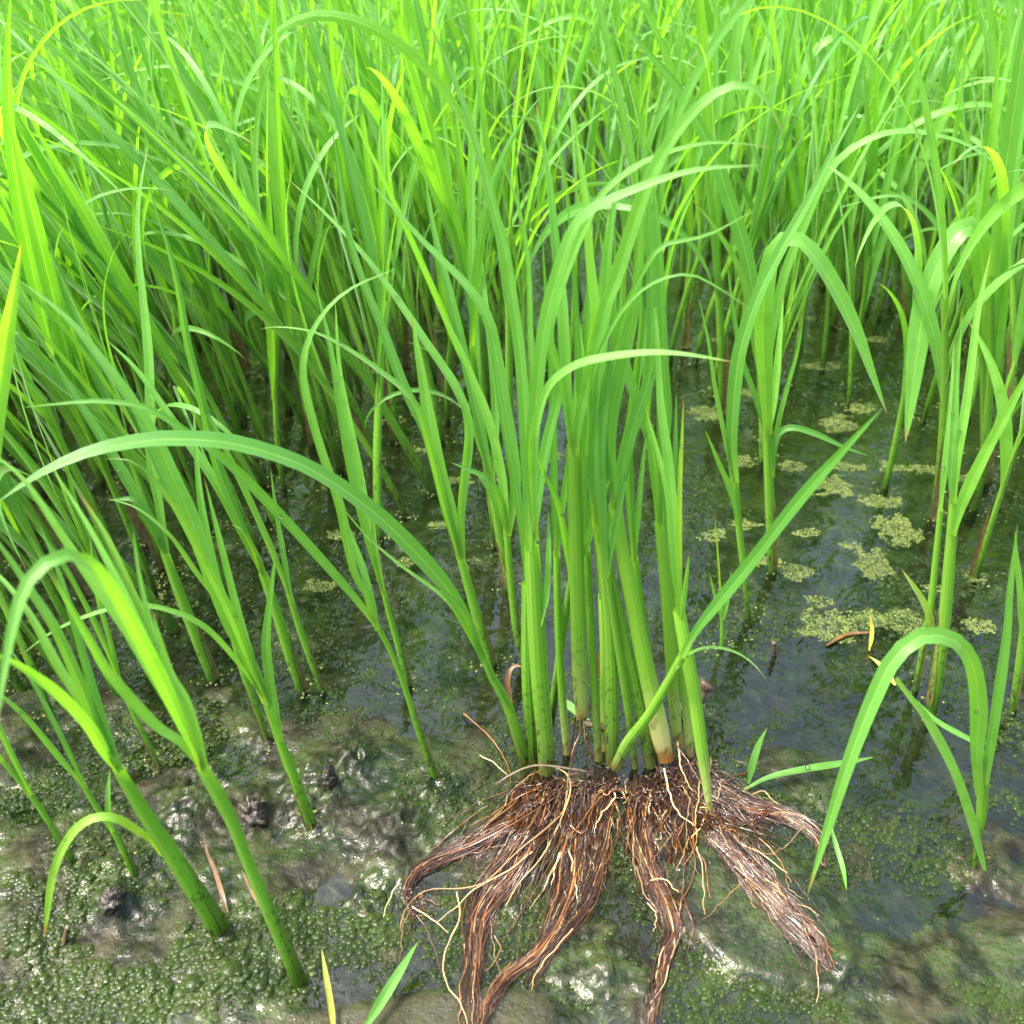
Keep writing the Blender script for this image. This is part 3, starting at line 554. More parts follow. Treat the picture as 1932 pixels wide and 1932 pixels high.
b_mid = seedling("uprooted seedling with a flat yellow-green culm at the middle of the bundle", [(1155, 1424, 25), (1154, 1370, 27), (1153, 1270, 26), (1148, 1160, 24), (1138, 1060, 22), (1128, 980, 20)],
  [([(1130, 990), (1122, 900), (1131, 708), (1143, 583), (1150, 460), (1180, 250)], 30, .02, .0), ([(1126, 985), (1112, 900), (1108, 800), (1100, 690), (1090, 580)], 20, .03, .1), ([(1140, 1060), (1122, 1000), (1116, 940)], 10, .0, .9)], .0, .008, UG, .1, shade=.5)
b_slant = seedling("uprooted culm slanting left up the bundle's middle with dark blades", [(1224, 1424, 22), (1214, 1370, 23), (1196, 1290, 23), (1178, 1210, 22), (1160, 1130, 22), (1144, 1060, 22), (1128, 970, 22)],
  [([(1130, 985), (1110, 900), (1112, 800), (1118, 708), (1143, 640), (1181, 577), (1234, 533), (1297, 518), (1350, 540), (1434, 596)], 12, -.01, .0),
   ([(1132, 990), (1135, 850), (1140, 740), (1165, 640), (1190, 560), (1240, 471), (1297, 452), (1343, 440), (1430, 393)], 19, .0, .0),
   ([(1130, 980), (1120, 850), (1125, 740), (1130, 600), (1140, 480), (1150, 380)], 24, .03, .0)], .004, .008, UG, .08, shade=.45)
b_white = seedling("thickest uprooted culm with a swollen white base in the bundle", [(1252, 1412, 30), (1246, 1388, 36), (1232, 1320, 34), (1212, 1230, 32), (1192, 1130, 29), (1174, 1040, 27), (1160, 950, 25)],
  [([(1162, 960), (1150, 850), (1158, 760), (1180, 660), (1196, 583), (1206, 490), (1216, 330)], 32, .02, .0), ([(1166, 970), (1182, 850), (1206, 771), (1228, 690), (1228, 521), (1224, 396), (1214, 302), (1203, 190)], 29, .02, .1),
   ([(1162, 960), (1140, 850), (1120, 740), (1130, 620), (1170, 480), (1215, 370), (1270, 265)], 24, .03, .0)], .004, .014, UG, 1.0, shade=.8)
b_back = seedling("uprooted culm with a rusty base at the bundle's back right", [(1278, 1384, 20), (1273, 1340, 22), (1266, 1250, 22), (1258, 1140, 21), (1250, 1050, 20), (1243, 985, 18)],
  [([(1244, 990), (1236, 900), (1228, 833), (1206, 771), (1181, 693), (1162, 615), (1130, 430)], 27, .02, .05), ([(1246, 985), (1238, 880), (1222, 790), (1231, 708), (1240, 633)], 14, -.01, .2),
   ([(1246, 990), (1250, 880), (1258, 780), (1253, 708), (1250, 614), (1247, 521), (1238, 400), (1228, 280)], 26, .02, .0)], .006, .014, UG, .45, shade=.5)
b_right = seedling("uprooted seedling with a long slim yellow base reaching down at the bundle's right", [(1337, 1512, 13), (1333, 1480, 17), (1322, 1400, 24), (1308, 1300, 26), (1293, 1220, 26), (1280, 1150, 23)],
  [([(1282, 1160), (1275, 1050), (1270, 960), (1260, 860), (1247, 760), (1240, 640), (1230, 520)], 24, .03, .15), ([(1285, 1170), (1292, 1110), (1300, 1045)], 13, .0, .2),
   ([(1283, 1160), (1281, 1020), (1283, 900), (1287, 818), (1290, 745)], 14, .01, .85), ([(1281, 1150), (1268, 1020), (1262, 940), (1240, 850), (1215, 760)], 18, .02, .3)], .012, .008, UG, .55, shade=.75)
b_diag = seedling("uprooted seedling crossing diagonally in front of the bundle to the upper right", [(1168, 1434, 22), (1185, 1400, 21), (1224, 1349, 19), (1262, 1285, 18), (1290, 1232, 16)],
  [([(1286, 1240), (1318, 1184), (1412, 1067), (1510, 941), (1600, 840), (1665, 770)], 27, -.02, .05, .6), ([(1276, 1262), (1300, 1235), (1340, 1222), (1385, 1230), (1420, 1252), (1448, 1285)], 12, -.01, .3)], -.02, .012, UG, .2, shade=.5)

for lab, st, lv, dd in [
  ("thin uprooted culm squeezed between the double shadow-toned culm and the hanging seedling", [(1068, 1400, 14), (1062, 1330, 15), (1056, 1240, 15), (1052, 1140, 14), (1050, 1040, 13)], [([(1050, 1050), (1046, 940), (1044, 830), (1040, 700), (1030, 560), (1022, 430)], 18), ([(1051, 1050), (1062, 950), (1076, 850), (1088, 720), (1092, 600)], 15)], .004),
  ("slender dark uprooted culm just right of the hanging seedling", [(1128, 1412, 15), (1124, 1340, 16), (1118, 1240, 16), (1112, 1130, 15), (1106, 1030, 14)], [([(1106, 1040), (1100, 900), (1096, 760), (1088, 620), (1082, 500), (1070, 380)], 20), ([(1107, 1040), (1120, 920), (1138, 800), (1160, 680), (1172, 560), (1176, 420)], 18)], .006),
  ("thin uprooted culm between the flat middle culm and the slanting one", [(1196, 1428, 13), (1188, 1360, 15), (1174, 1270, 15), (1158, 1170, 14), (1144, 1080, 13)], [([(1144, 1090), (1138, 960), (1136, 820), (1150, 700), (1160, 560), (1158, 400)], 18), ([(1145, 1090), (1162, 990), (1180, 900), (1198, 820), (1208, 740)], 13)], -.002),
  ("slim uprooted culm behind the thickest white based one", [(1238, 1392, 16), (1232, 1330, 18), (1222, 1240, 18), (1208, 1140, 17), (1196, 1050, 16)], [([(1196, 1060), (1188, 940), (1186, 820), (1200, 700), (1210, 580), (1200, 430)], 22), ([(1197, 1060), (1205, 960), (1212, 880), (1222, 800)], 14)], .010),
  ("green uprooted culm filling the gap left of the long yellow based one", [(1300, 1402, 17), (1296, 1340, 19), (1286, 1250, 20), (1274, 1150, 19), (1264, 1050, 17)], [([(1264, 1060), (1256, 940), (1250, 820), (1246, 700), (1236, 560), (1222, 420)], 22), ([(1265, 1060), (1268, 950), (1274, 850), (1276, 740)], 16)], .014),
  ("narrow uprooted culm at the rear of the bundle's middle", [(1140, 1390, 15), (1140, 1320, 17), (1140, 1220, 17), (1136, 1120, 16)], [([(1136, 1130), (1126, 980), (1116, 840), (1108, 690), (1110, 540), (1120, 400)], 22), ([(1137, 1130), (1150, 1000), (1170, 880), (1196, 760), (1216, 640), (1226, 520)], 20)], .016)]:
    seedling(lab, st, [(p_, w_, .015, .08) for p_, w_ in lv], dd, .008, UG, .1 + .5 * R.random(), shade=R.uniform(.0, .45))
# ---- roots
def rtube(g, pts, r, rnd, tint, zs=None, wob=0.0, n=30, seg=6):
    """a root along picture points, lying on the mud; zs: extra height along it"""
    zz = zs or [0.0] * len(pts); P = []
    for (x, y), e in zip(pts, zz):
        p = ground(x, y, .003 + e); b = max(float(mud_z(p[0], p[1])), 0.0); p = ground(x, y, b + r * .7 + e); P.append(p)
    C = curve(P, n); s = np.linspace(0, 1, n)
    if wob:
        f = R.uniform(3, 9, 4); ph = R.uniform(0, 6.3, 4)
        C[:, 0] += wob * (np.sin(s * f[0] * 3 + ph[0]) + .5 * np.sin(s * f[1] * 6 + ph[1])) * s ** .6
        C[:, 2] += abs(wob) * .45 * (1 + np.sin(s * f[2] * 3 + ph[2]))
    W = 2 * r * (1 - .55 * s ** 2) * (1 + .12 * np.sin(s * 40 + rnd * 9))
    tube(g, C, W, np.tile([0, 0, 1.0], (n, 1)), 1.0, seg, rnd, tint)

def rootmat(parent, guide, n_str, wisp=.25, hump=.0016):
    """a matted hank of fine roots: guide [(x, y, half width)] in the root close-up's units"""
    g2 = []; 
    for (x, y, hw) in guide:
        a, b = z2(x, y); g2.append((a, b, hw * .508 * 1.12))
    B = np.array(parent.location); ctr = np.array([[a, b, 0, hw] for a, b, hw in g2]); C = curve(ctr, 40); T = tangents(C[:, :3]); S = np.stack([-T[:, 1], T[:, 0]], 1)
    # body of the hank: a low lumpy ridge
    m = 9; V = []; uv = []
    for i in range(40):
        s = i / 39
        for j in range(m):
            t = -1 + 2 * j / (m - 1); ww = C[i, 3] * (.28 + .85 * float(vnoise(np.array(i * .55), np.array(j > 4.0) * 7.0, n_str))) * (1 - .25 * math.sin(i * 1.7) * .4)
            x, y = C[i, 0] + S[i, 0] * t * ww, C[i, 1] + S[i, 1] * t * ww
            p = ground(x, y, .002); b = max(float(mud_z(p[0], p[1])), 0)
            p[2] = b - .0006 + hump * (1 - t * t) * (.35 + .65 * (1 - s)) * (.7 + .6 * float(vnoise(np.array(x * .05), np.array(y * .05), 7))); V.append(p); uv.append((j / (m - 1), s * 3))
    g = Geo(); g.add(np.array(V), grid_faces(40, m), np.array(uv)); g.build("root_mat", M_MAT, parent, B)
    g = Geo(); nl = 7; locks = [(R.uniform(-.95, .95), R.uniform(-1.15, 1.15), R.uniform(.08, .30), R.uniform(0, 6.3), R.uniform(2, 7), R.uniform(.06, .24)) for _ in range(nl)]
    tt = np.linspace(0, 1, 40)
    for k in range(int(n_str * 2.4)):
        a0, a1, wob_, ph, fq, spread_ = locks[int(R.integers(nl))]
        stray = R.random() < .30
        s0 = R.uniform(0, .25) if R.random() < .6 else R.uniform(0, .8); s1 = min(1.04, s0 + (R.uniform(.12, .4) if stray else R.uniform(.25, .85))); q = np.linspace(s0, s1, 10)
        e0, e1 = R.normal(0, spread_), R.normal(0, spread_ * 1.3); drift = R.normal(0, .9) * (1 + wisp) if stray else 0
        pts = []; zs = []; p2, f2 = R.uniform(0, 6.3), R.uniform(5, 16); j_ = R.uniform(.6, 2.2)
        for i, s in enumerate(q):
            c = [np.interp(s, tt, C[:, d]) for d in (0, 1, 3)]; sx, sy = [np.interp(s, tt, S[:, d]) for d in (0, 1)]
            f = i / 9; t = a0 + (a1 - a0) * s + wob_ * math.sin(fq * s + ph) + e0 + (e1 - e0) * f + .07 * math.sin(f2 * f + p2) + drift * f
            pts.append((c[0] + sx * t * c[2] + R.normal(0, j_) * (1 + f), c[1] + sy * t * c[2] + R.normal(0, j_)))
            zs.append(max(0, hump * (1 - min(1, t * t)) * (.35 + .65 * (1 - min(s, 1)))) + R.uniform(0, .0010))
        rn = R.random(); col = float(np.clip(R.normal(.27, .17) + (.30 if rn > .9 else .22 if rn < .12 else 0), .03, .9))
        rtube(g, pts, R.uniform(.00006, .00016) if rn < .9 else R.uniform(.00024, .00045), col, 0.0 if R.random() < .96 else R.uniform(.2, .7), zs, .0003, 26, 5)
    g.build("fine_roots", M_ROOT, parent, B)

rootmat(b_shaded, [(690, 480, 60), (650, 570, 80), (560, 670, 50), (400, 760, 36), (270, 820, 26), (195, 875, 20), (172, 950, 16), (200, 1020, 22)], 75)
rootmat(b_shaded2, [(720, 520, 70), (690, 640, 75), (620, 760, 85), (540, 880, 85), (470, 970, 66), (440, 1080, 56), (435, 1200, 46), (425, 1330, 42), (430, 1440, 40)], 110)
rootmat(b_hang, [(810, 540, 70), (810, 650, 70), (790, 800, 60), (770, 930, 60), (730, 1060, 44), (660, 1170, 34), (550, 1260, 26), (480, 1370, 26), (440, 1460, 22)], 85)
rootmat(b_mid, [(900, 470, 70), (890, 600, 60), (870, 740, 62), (850, 860, 58), (820, 960, 50), (770, 1040, 38), (700, 1140, 26), (630, 1290, 14)], 70)
rootmat(b_slant, [(1060, 500, 70), (1040, 620, 60), (1050, 760, 50), (1090, 900, 62), (1140, 1000, 64), (1170, 1080, 55), (1140, 1180, 42), (1105, 1300, 32), (1080, 1440, 24)], 95)
rootmat(b_white, [(1170, 430, 70), (1190, 540, 80), (1190, 660, 80), (1170, 760, 60), (1150, 830, 30)], 50, .5)
rootmat(b_back, [(1230, 450, 50), (1300, 570, 60), (1440, 635, 54), (1560, 640, 40), (1650, 680, 38), (1710, 740, 30), (1728, 840, 18)], 80)
rootmat(b_right, [(1290, 630, 50), (1310, 690, 55), (1380, 780, 40), (1480, 900, 48), (1600, 1030, 52), (1690, 1130, 46), (1735, 1230, 22)], 80, .3, .0026)

# loose fans of single fibres from the crowns over the hanks
for par, c0, ends, nn in [(b_shaded2, (700, 500), [(250, 800), (400, 900), (450, 1050), (440, 1250), (600, 900)], 110), (b_hang, (830, 520), [(560, 1000), (720, 950), (690, 1120), (560, 1260), (850, 900)], 90), (b_mid, (920, 500), [(760, 900), (880, 880), (930, 800), (800, 1030), (640, 1200)], 70),
                          (b_slant, (1060, 540), [(1000, 820), (1080, 950), (1180, 1050), (1130, 1200), (1200, 900)], 80), (b_back, (1240, 480), [(1450, 620), (1620, 640), (1720, 760), (1180, 820), (1120, 780), (1350, 700)], 100), (b_right, (1310, 650), [(1480, 860), (1600, 1000), (1700, 1150), (1560, 760), (1690, 1220), (1520, 980)], 90)]:
    g = Geo()
    for k in range(int(nn * .6)):
        ex, ey = ends[int(R.integers(len(ends)))]; ex += R.normal(0, 45); ey += R.normal(0, 45); x0, y0 = c0[0] + R.normal(0, 50), c0[1] + R.normal(0, 35); f0 = R.uniform(0, .6); f1 = min(1, f0 + R.uniform(.25, .8))
        bx_, by_ = R.normal(0, 45), R.normal(0, 30); pts = []; zs = []; p2, f2 = R.uniform(0, 6.3), R.uniform(4, 14)
        for f in np.linspace(f0, f1, 8):
            pts.append((x0 + (ex - x0) * f + bx_ * math.sin(math.pi * f) + 6 * math.sin(f2 * f + p2) + R.normal(0, 2), y0 + (ey - y0) * f + by_ * math.sin(math.pi * f) + 4 * math.cos(f2 * f + p2))); zs.append(.0028 * (1 - f) + R.uniform(0, .0016))
        big = R.random() < .15
        rtube(g, Z(pts), R.uniform(.00025, .00045) if big else R.uniform(.00006, .0002), float(np.clip(R.normal(.55 if big else .4, .2), .05, .95)), 0.0 if R.random() < .94 else .5, zs, .0003, 24, 5)
    g.build("fine_roots", M_ROOT, par, np.array(par.location))
# tangles of curling roots round each crown
for par, cx, cy, rr, nn in [(b_shaded, 720, 540, 60, 26), (b_shaded2, 660, 600, 60, 22), (b_hang, 820, 520, 50, 26), (b_mid, 930, 530, 55, 24), (b_slant, 1070, 560, 60, 24), (b_white, 1190, 500, 60, 26), (b_back, 1260, 470, 50, 22), (b_right, 1310, 640, 45, 22), (b_right, 1480, 640, 50, 14), (b_shaded, 230, 960, 60, 12)]:
    g = Geo()
    for k in range(nn):
        a = R.uniform(0, 6.3); x, y = cx + R.normal(0, rr * .5), cy + R.normal(0, rr * .5); pts = [(x, y)]; zs = [R.uniform(.001, .006)]
        for i in range(6):
            a += R.normal(0, .75); x += math.cos(a) * rr * .3; y += abs(math.sin(a)) * rr * .26 * (1 if R.random() < .75 else -1); pts.append((x, y)); zs.append(max(0, zs[-1] + R.normal(-.0006, .001)))
        rtube(g, Z(pts), R.uniform(.0001, .00045), float(np.clip(R.normal(.4, .2), .05, .9)), 0.0, zs, .0002, 26, 5)
    g.build("fine_roots", M_ROOT, par, np.array(par.location))
PALE = [(b_left, [(385, 275), (450, 330), (520, 410), (550, 470), (558, 535)], 6, .75, 0), (b_left, [(445, 430), (500, 460), (548, 505)], 5, .9, .5), (b_left, [(560, 565), (600, 530), (640, 500), (690, 480)], 5, .8, .4),
 (b_shaded, [(690, 470), (760, 490), (782, 545), (760, 640), (720, 720), (690, 790), (620, 870), (535, 990)], 7, .8, .5), (b_shaded, [(770, 560), (755, 640), (680, 710), (600, 775), (480, 890), (380, 925), (250, 930), (180, 990), (150, 1070)], 7, .75, .2),
 (b_shaded, [(640, 790), (540, 865), (430, 925), (360, 990), (290, 1050)], 6, .85, .5), (b_shaded, [(150, 890), (112, 960), (85, 1030)], 5, .8, .9), (b_shaded, [(190, 990), (270, 1040), (330, 1090)], 6, .7, .5), (b_shaded, [(195, 1000), (160, 1060), (155, 1130), (148, 1195)], 5, .6, .1),
 (b_shaded, [(200, 1010), (250, 1080), (275, 1150), (300, 1215)], 4, .55, 0), (b_shaded, [(720, 590), (560, 690), (400, 770), (250, 825), (190, 880), (165, 950)], 7, .65, 0), (b_shaded, [(740, 560), (600, 650), (450, 740), (300, 800)], 7, .6, 0),
 (b_shaded2, [(360, 940), (372, 1030), (330, 1120), (310, 1200), (330, 1290), (370, 1350), (400, 1435)], 6, .9, .4), (b_shaded2, [(500, 1100), (522, 1150), (500, 1195), (470, 1230)], 4, .7, .1), (b_shaded2, [(700, 560), (640, 680), (560, 780), (480, 860), (460, 950)], 7, .6, 0),
 (b_hang, [(820, 285), (815, 350), (790, 420), (780, 480), (770, 560)], 9, .62, 0), (b_hang, [(800, 290), (790, 380), (778, 460)], 6, .45, 0), (b_hang, [(830, 300), (840, 390), (870, 450), (880, 480)], 6, .5, 0), (b_hang, [(826, 300), (850, 380), (835, 470)], 5, .6, 0), (b_hang, [(812, 300), (800, 400), (812, 480)], 5, .4, 0),
 (b_hang, [(820, 680), (760, 765), (740, 900), (720, 980), (680, 1060)], 6, .75, 0), (b_hang, [(745, 790), (722, 860), (710, 912)], 5, .95, .8), (b_hang, [(780, 690), (830, 720), (860, 640), (870, 580)], 5, .7, 0), (b_hang, [(560, 1200), (480, 1300), (450, 1440)], 7, .7, 0),
 (b_mid, [(940, 555), (946, 590), (900, 645), (870, 705)], 7, .95, .6), (b_mid, [(965, 555), (988, 590), (980, 610)], 5, .85, .2), (b_mid, [(790, 1075), (720, 1155), (660, 1230), (635, 1305)], 6, .85, .4), (b_mid, [(900, 580), (840, 650), (790, 740), (765, 800)], 5, .7, 0), (b_mid, [(950, 600), (970, 680), (945, 760), (930, 850)], 4, .5, 0),
 (b_slant, [(1080, 895), (1130, 890), (1182, 940)], 6, .9, .6), (b_slant, [(1068, 980), (1100, 1020), (1092, 1085)], 5, .85, .4), (b_slant, [(1030, 850), (1060, 950), (1110, 1010)], 6, .7, .1), (b_slant, [(1190, 930), (1225, 1020), (1232, 1100), (1190, 1160)], 5, .5, 0), (b_slant, [(1080, 580), (1072, 650)], 6, .9, .8),
 (b_white, [(1180, 380), (1190, 460), (1210, 520), (1237, 562)], 7, .9, .5), (b_white, [(1130, 480), (1150, 570), (1180, 640), (1242, 692)], 7, .95, .6), (b_white, [(1250, 770), (1272, 850), (1276, 940), (1280, 1022)], 4, .8, .5), (b_white, [(1160, 720), (1110, 790), (1080, 830)], 4, .7, .1), (b_white, [(1220, 740), (1200, 800), (1175, 860)], 4, .8, .2), (b_white, [(1430, 890), (1360, 960), (1280, 1040)], 4, .72, .1),
 (b_back, [(1170, 385), (1230, 470), (1270, 540), (1300, 580)], 6, .6, 0), (b_back, [(1190, 390), (1250, 450), (1265, 510)], 6, .5, 0), (b_back, [(1455, 575), (1500, 565), (1550, 612)], 5, .85, .3), (b_back, [(1540, 640), (1620, 650), (1690, 690), (1740, 760)], 5, .75, .2), (b_back, [(1640, 700), (1590, 760), (1540, 790)], 4, .7, .2), (b_back, [(1720, 780), (1700, 830), (1660, 900)], 4, .6, 0), (b_back, [(1330, 590), (1342, 520)], 3, .8, .8),
 (b_right, [(1292, 605), (1275, 680), (1230, 740)], 7, .95, .6), (b_right, [(1302, 640), (1350, 700), (1420, 760), (1500, 800), (1586, 867)], 6, .9, .4), (b_right, [(1310, 640), (1380, 720), (1460, 785), (1550, 798)], 6, .75, .1), (b_right, [(1650, 1070), (1692, 1170), (1700, 1260), (1700, 1348)], 6, .78, .2), (b_right, [(1580, 860), (1592, 920), (1640, 962)], 4, .7, .1), (b_right, [(1300, 740), (1400, 830), (1500, 920), (1580, 1020)], 7, .62, .15), (b_right, [(1320, 740), (1430, 820), (1470, 850)], 8, .95, .7)]
for (par, pts, wpx, rnd, tint) in PALE:
    g = Geo(); q = Z(pts); c = ground(*q[0]); zs = [.004] * len(q)
    if par is b_hang and pts[0][1] < 320: zs = [.028 * max(0, 1 - i / (len(q) - 1)) + .004 for i in range(len(q))]
    if par in (b_left, b_right): zs = [.0015] * len(q)
    if par in (b_white, b_back) and pts[0][1] < 500: zs = [.010 * (1 - i / (len(q) - 1)) + .003 for i in range(len(q))]
    rtube(g, q, wpx * .5 * .508 * px(c), rnd, tint, zs, .0004, 28, 7); g.build("root", M_ROOT, par, np.array(par.location))

# ------------------------------------------------------------------ the rest of the stand
def grow(rng, B, h, lean, far=False):
    """a free-growing seedling: returns stem Geo and a list of leaf Geos (world coordinates)"""
    sl = h * rng.uniform(.36, .54); sw = h * rng.uniform(.011, .0185); shade = float(np.clip(rng.normal(.5, .22), 0, 1))
    n = 4 if far else 10; s = np.linspace(0, 1, n); lx, ly = lean
    def shear(P):
        z = np.maximum(P[:, 2], 0); Q = P.copy(); Q[:, 0] += lx * z + .35 * lx * z * z / h; Q[:, 1] += ly * z; Q[:, 2] *= 1 - .18 * abs(lx); return Q + B
    bow = rng.normal(0, .01)
    P = np.stack([bow * s ** 2, rng.normal(0, .004) * s ** 2, -.006 + (sl + .006) * s], 1)
    g = Geo(); tube(g, shear(P), sw * (1.08 - .34 * s), np.tile([rng.normal(0, .6), -1.0, .2], (n, 1)), .62, 5 if far else 9, shade, 0.0)
    leaves = []; nl = int(rng.integers(4, 6)) if not far else int(rng.integers(4, 6)); az0 = rng.choice([0, math.pi]) + rng.normal(0, .65)
    for k in range(nl):
        f = .45 + .55 * (k + 1) / nl if k < nl else 1; i = min(int(f * (n - 1)), n - 1)
        L = h * rng.uniform(.48, .72) * (.7 if k == 0 else 1.0); az = az0 + math.pi * (k % 2) + rng.normal(0, .35)
        if lx < -.2 and rng.random() < .2: az = math.pi + rng.normal(0, .5)
        e0 = math.radians(rng.uniform(76, 89)); u = rng.random()
        bend = math.radians(rng.uniform(2, 20) if u < .62 else rng.uniform(25, 70) if u < .84 else rng.uniform(95, 165))
        m = 9 if far else 22; t = np.linspace(0, 1, m); el = e0 - bend * t ** rng.uniform(1.2, 2.4); a2 = az + rng.normal(0, .25) * t
        D = np.stack([np.cos(el) * np.cos(a2), np.cos(el) * np.sin(a2), np.sin(el)], 1); C = P[i] + np.concatenate([[[0, 0, 0]], np.cumsum((D[1:] + D[:-1]) / 2 * L / (m - 1), axis=0)])
        N = np.stack([-np.sin(el) * np.cos(a2), -np.sin(el) * np.sin(a2), np.cos(el)], 1); C = shear(C)
        N = twist(N, C, rng.normal(0, .5) + rng.normal(0, .9) * t)
        W = blade_profile(t, .6) * h * (.0095 + .0150 * rng.random() ** 1.6)
        tint = 0.0 if rng.random() < .75 else rng.uniform(.03, .14)
        gg = Geo(); ribbon(gg, C, W, N, rng.uniform(.15, .4), 3 if far else 5, float(np.clip(shade + rng.normal(0, .2), 0, 1)), tint); leaves.append(gg)
    return g, leaves

def lean_at(rng, x, y):
    k = smooth(1250, 500, x); return (-.02 - .17 * k * smooth(100, 1000, y) - .06 * k + rng.normal(0, .095), rng.normal(0, .10))
cand = []
HERO_BASES = [(420, 1762), (565, 1852), (590, 1563), (258, 1662), (140, 1637), (297, 1440), (504, 1398), (402, 1278), (568, 1298), (605, 1297), (826, 1482), (770, 1288), (928, 1250), (990, 1245), (962, 1108),
              (1838, 1640), (1758, 1338), (1728, 1298), (1458, 1074), (1411, 1162), (1862, 905), (1440, 862), (1912, 1335), (1362, 1215)]
HB = np.array([ground(*b)[:2] for b in HERO_BASES])
def proj(p):
    d = p - CAMP; z = d @ CF; return 966 + FU * (d @ CR) / z, 966 - FU * (d @ CU) / z
def density(x, y, Yd):
    """how likely a seedling stands where the picture point (x, y) meets the water"""
    if y > 1440: return .0
    edge = 1430 - 420 * smooth(0, 760, x)                       # the left stand's front edge
    if x < 790:
        v = 1.0 if y < edge else .0
        if 560 < x < 790 and y > 900: v *= .55
        if x < 330 and 1250 < y: v *= .7
        if 520 < x < 640 and 560 < y < 900: v *= .6
    elif x < 1330:
        v = smooth(1130, 780, y) * .75 if x < 1000 else smooth(900, 640, y) * .5
    else:
        v = .0 if y > 1000 and x < 1740 else smooth(1000, 660, y) * (.52 if x < 1680 else .85)
        if x > 1740 and 700 < y < 1120: v = max(v, .42)
    if y < 640: v = max(v, .55 + .45 * smooth(640, 420, y)) if not (980 < x < 1350 and y > 380) else .26
    return float(v)
rng = np.random.default_rng(5); Yd = .36; spots = []
while Yd < 3.3:
    step = .0270 if Yd < .75 else .0240 + .018 * smooth(.75, 1.6, Yd) + .05 * smooth(1.6, 3, Yd)
    xm = (Yd * .575 + .10) * 1.18
    for xx in np.arange(-xm - .02, xm, step * rng.uniform(.9, 1.1)):
        X0, Y0 = xx + rng.normal(0, step * .28), Yd + rng.normal(0, step * .3)
        u, v = proj(np.array([X0, Y0, 0]))
        if rng.random() > density(min(max(u, -400), 2300), v, Y0): continue
        if len(spots) < 900 and (np.hypot(HB[:, 0] - X0, HB[:, 1] - Y0) < .013).any(): continue
        spots.append((X0, Y0, u, v))
    Yd += step * 1.1
# those that show largest come first: inside the frame sideways, then by distance
spots.sort(key=lambda s: s[1] + (.0 if -120 < s[2] < 2000 else .5))
N_IND = 252
far_s, far_l = Geo(), Geo()
for i, (x, y, u, v) in enumerate(spots):
    B = np.array([x, y, 0.0]); hh = .315 * rng.uniform(.78, 1.12); ln = lean_at(rng, u, v)
    far = i >= N_IND and y > .8
    g, lv = grow(rng, B, hh, ln, far)
    if i < N_IND:
        o = empty("rice_seedling", B)
        if u < 800: lab, gp = "slender rice seedling leaning left in the dense stand at the photo's left", "seedlings of the dense left stand"
        elif u < 1330: lab, gp = "upright rice seedling standing in dark water directly behind the uprooted bundle", "seedlings behind the bundle"
        else: lab, gp = "upright rice seedling in the froth flecked water right of and behind the bundle", "seedlings of the right stand"
        tag(o, lab, "rice seedling", gp); g.build("stem", M_STEM, o, B)
        for q in lv: q.build("leaf", M_LEAF, o, B)
        if rng.random() < .25:
            a_ = np.concatenate(g.V).reshape(-1, 9, 3); e_ = int(rng.integers(0, 9)); C = curve(a_[:5, e_] + (a_[:5, e_] - a_[:5].mean(1)) * np.linspace(.15, .9, 5)[:, None] ** 2 * 1.5 + (a_[:5, e_] - a_[:5].mean(1)) * .12, 10)
            gs = Geo(); ribbon(gs, C, .0042 * (1 - np.linspace(0, 1, 10) ** 2) + .0003, view_n(C, 0), .3, 5, .5, 0); gs.build("dead_sheath", M_SHEATH, o, B)
    else:
        far_s.add(np.concatenate(g.V), np.concatenate(g.F), np.concatenate(g.UV), np.concatenate(g.A), np.concatenate(g.B))
        for q in lv: far_l.add(q.V[0], q.F[0], q.UV[0], q.A[0], q.B[0])
print("SPOTS", len(spots), "y of last individual", spots[min(N_IND, len(spots) - 1)])
root = empty("rice_stand", (0, 1.2, 0)); tag(root, "distant dense mass of bright green rice seedlings filling the top of the photo", "rice stand", kind='stuff')
OO = np.array([0, 1.2, 0]); a = far_s.build("stems", M_STEM, root, OO); b = far_l.build("leaves", M_LEAF, root, OO)
a["kind"] = 'stuff'; b["kind"] = 'stuff'

# foam where stems leave the water
FC = []; FR = []
for (x, y) in [tuple(b) for b in HB] + [(q[0], q[1]) for q in spots[:N_IND]]:
    for k in range(int(rng.integers(6, 22))):
        a = rng.uniform(0, 6.3); r = .0035 + abs(rng.normal(0, .004)); qx, qy = x + r * math.cos(a) * 1.2, y + r * math.sin(a)
        FC.append((qx, qy, max(float(mud_z(qx, qy)), 0))); FR.append(rng.uniform(.0004, .0011))
foam = domes("stem_foam", np.array(FC), np.array(FR), M_FROTH, 8, 3, .7); tag(foam, "tiny foam bubbles caught around the feet of the rice stems", "foam", kind='stuff')

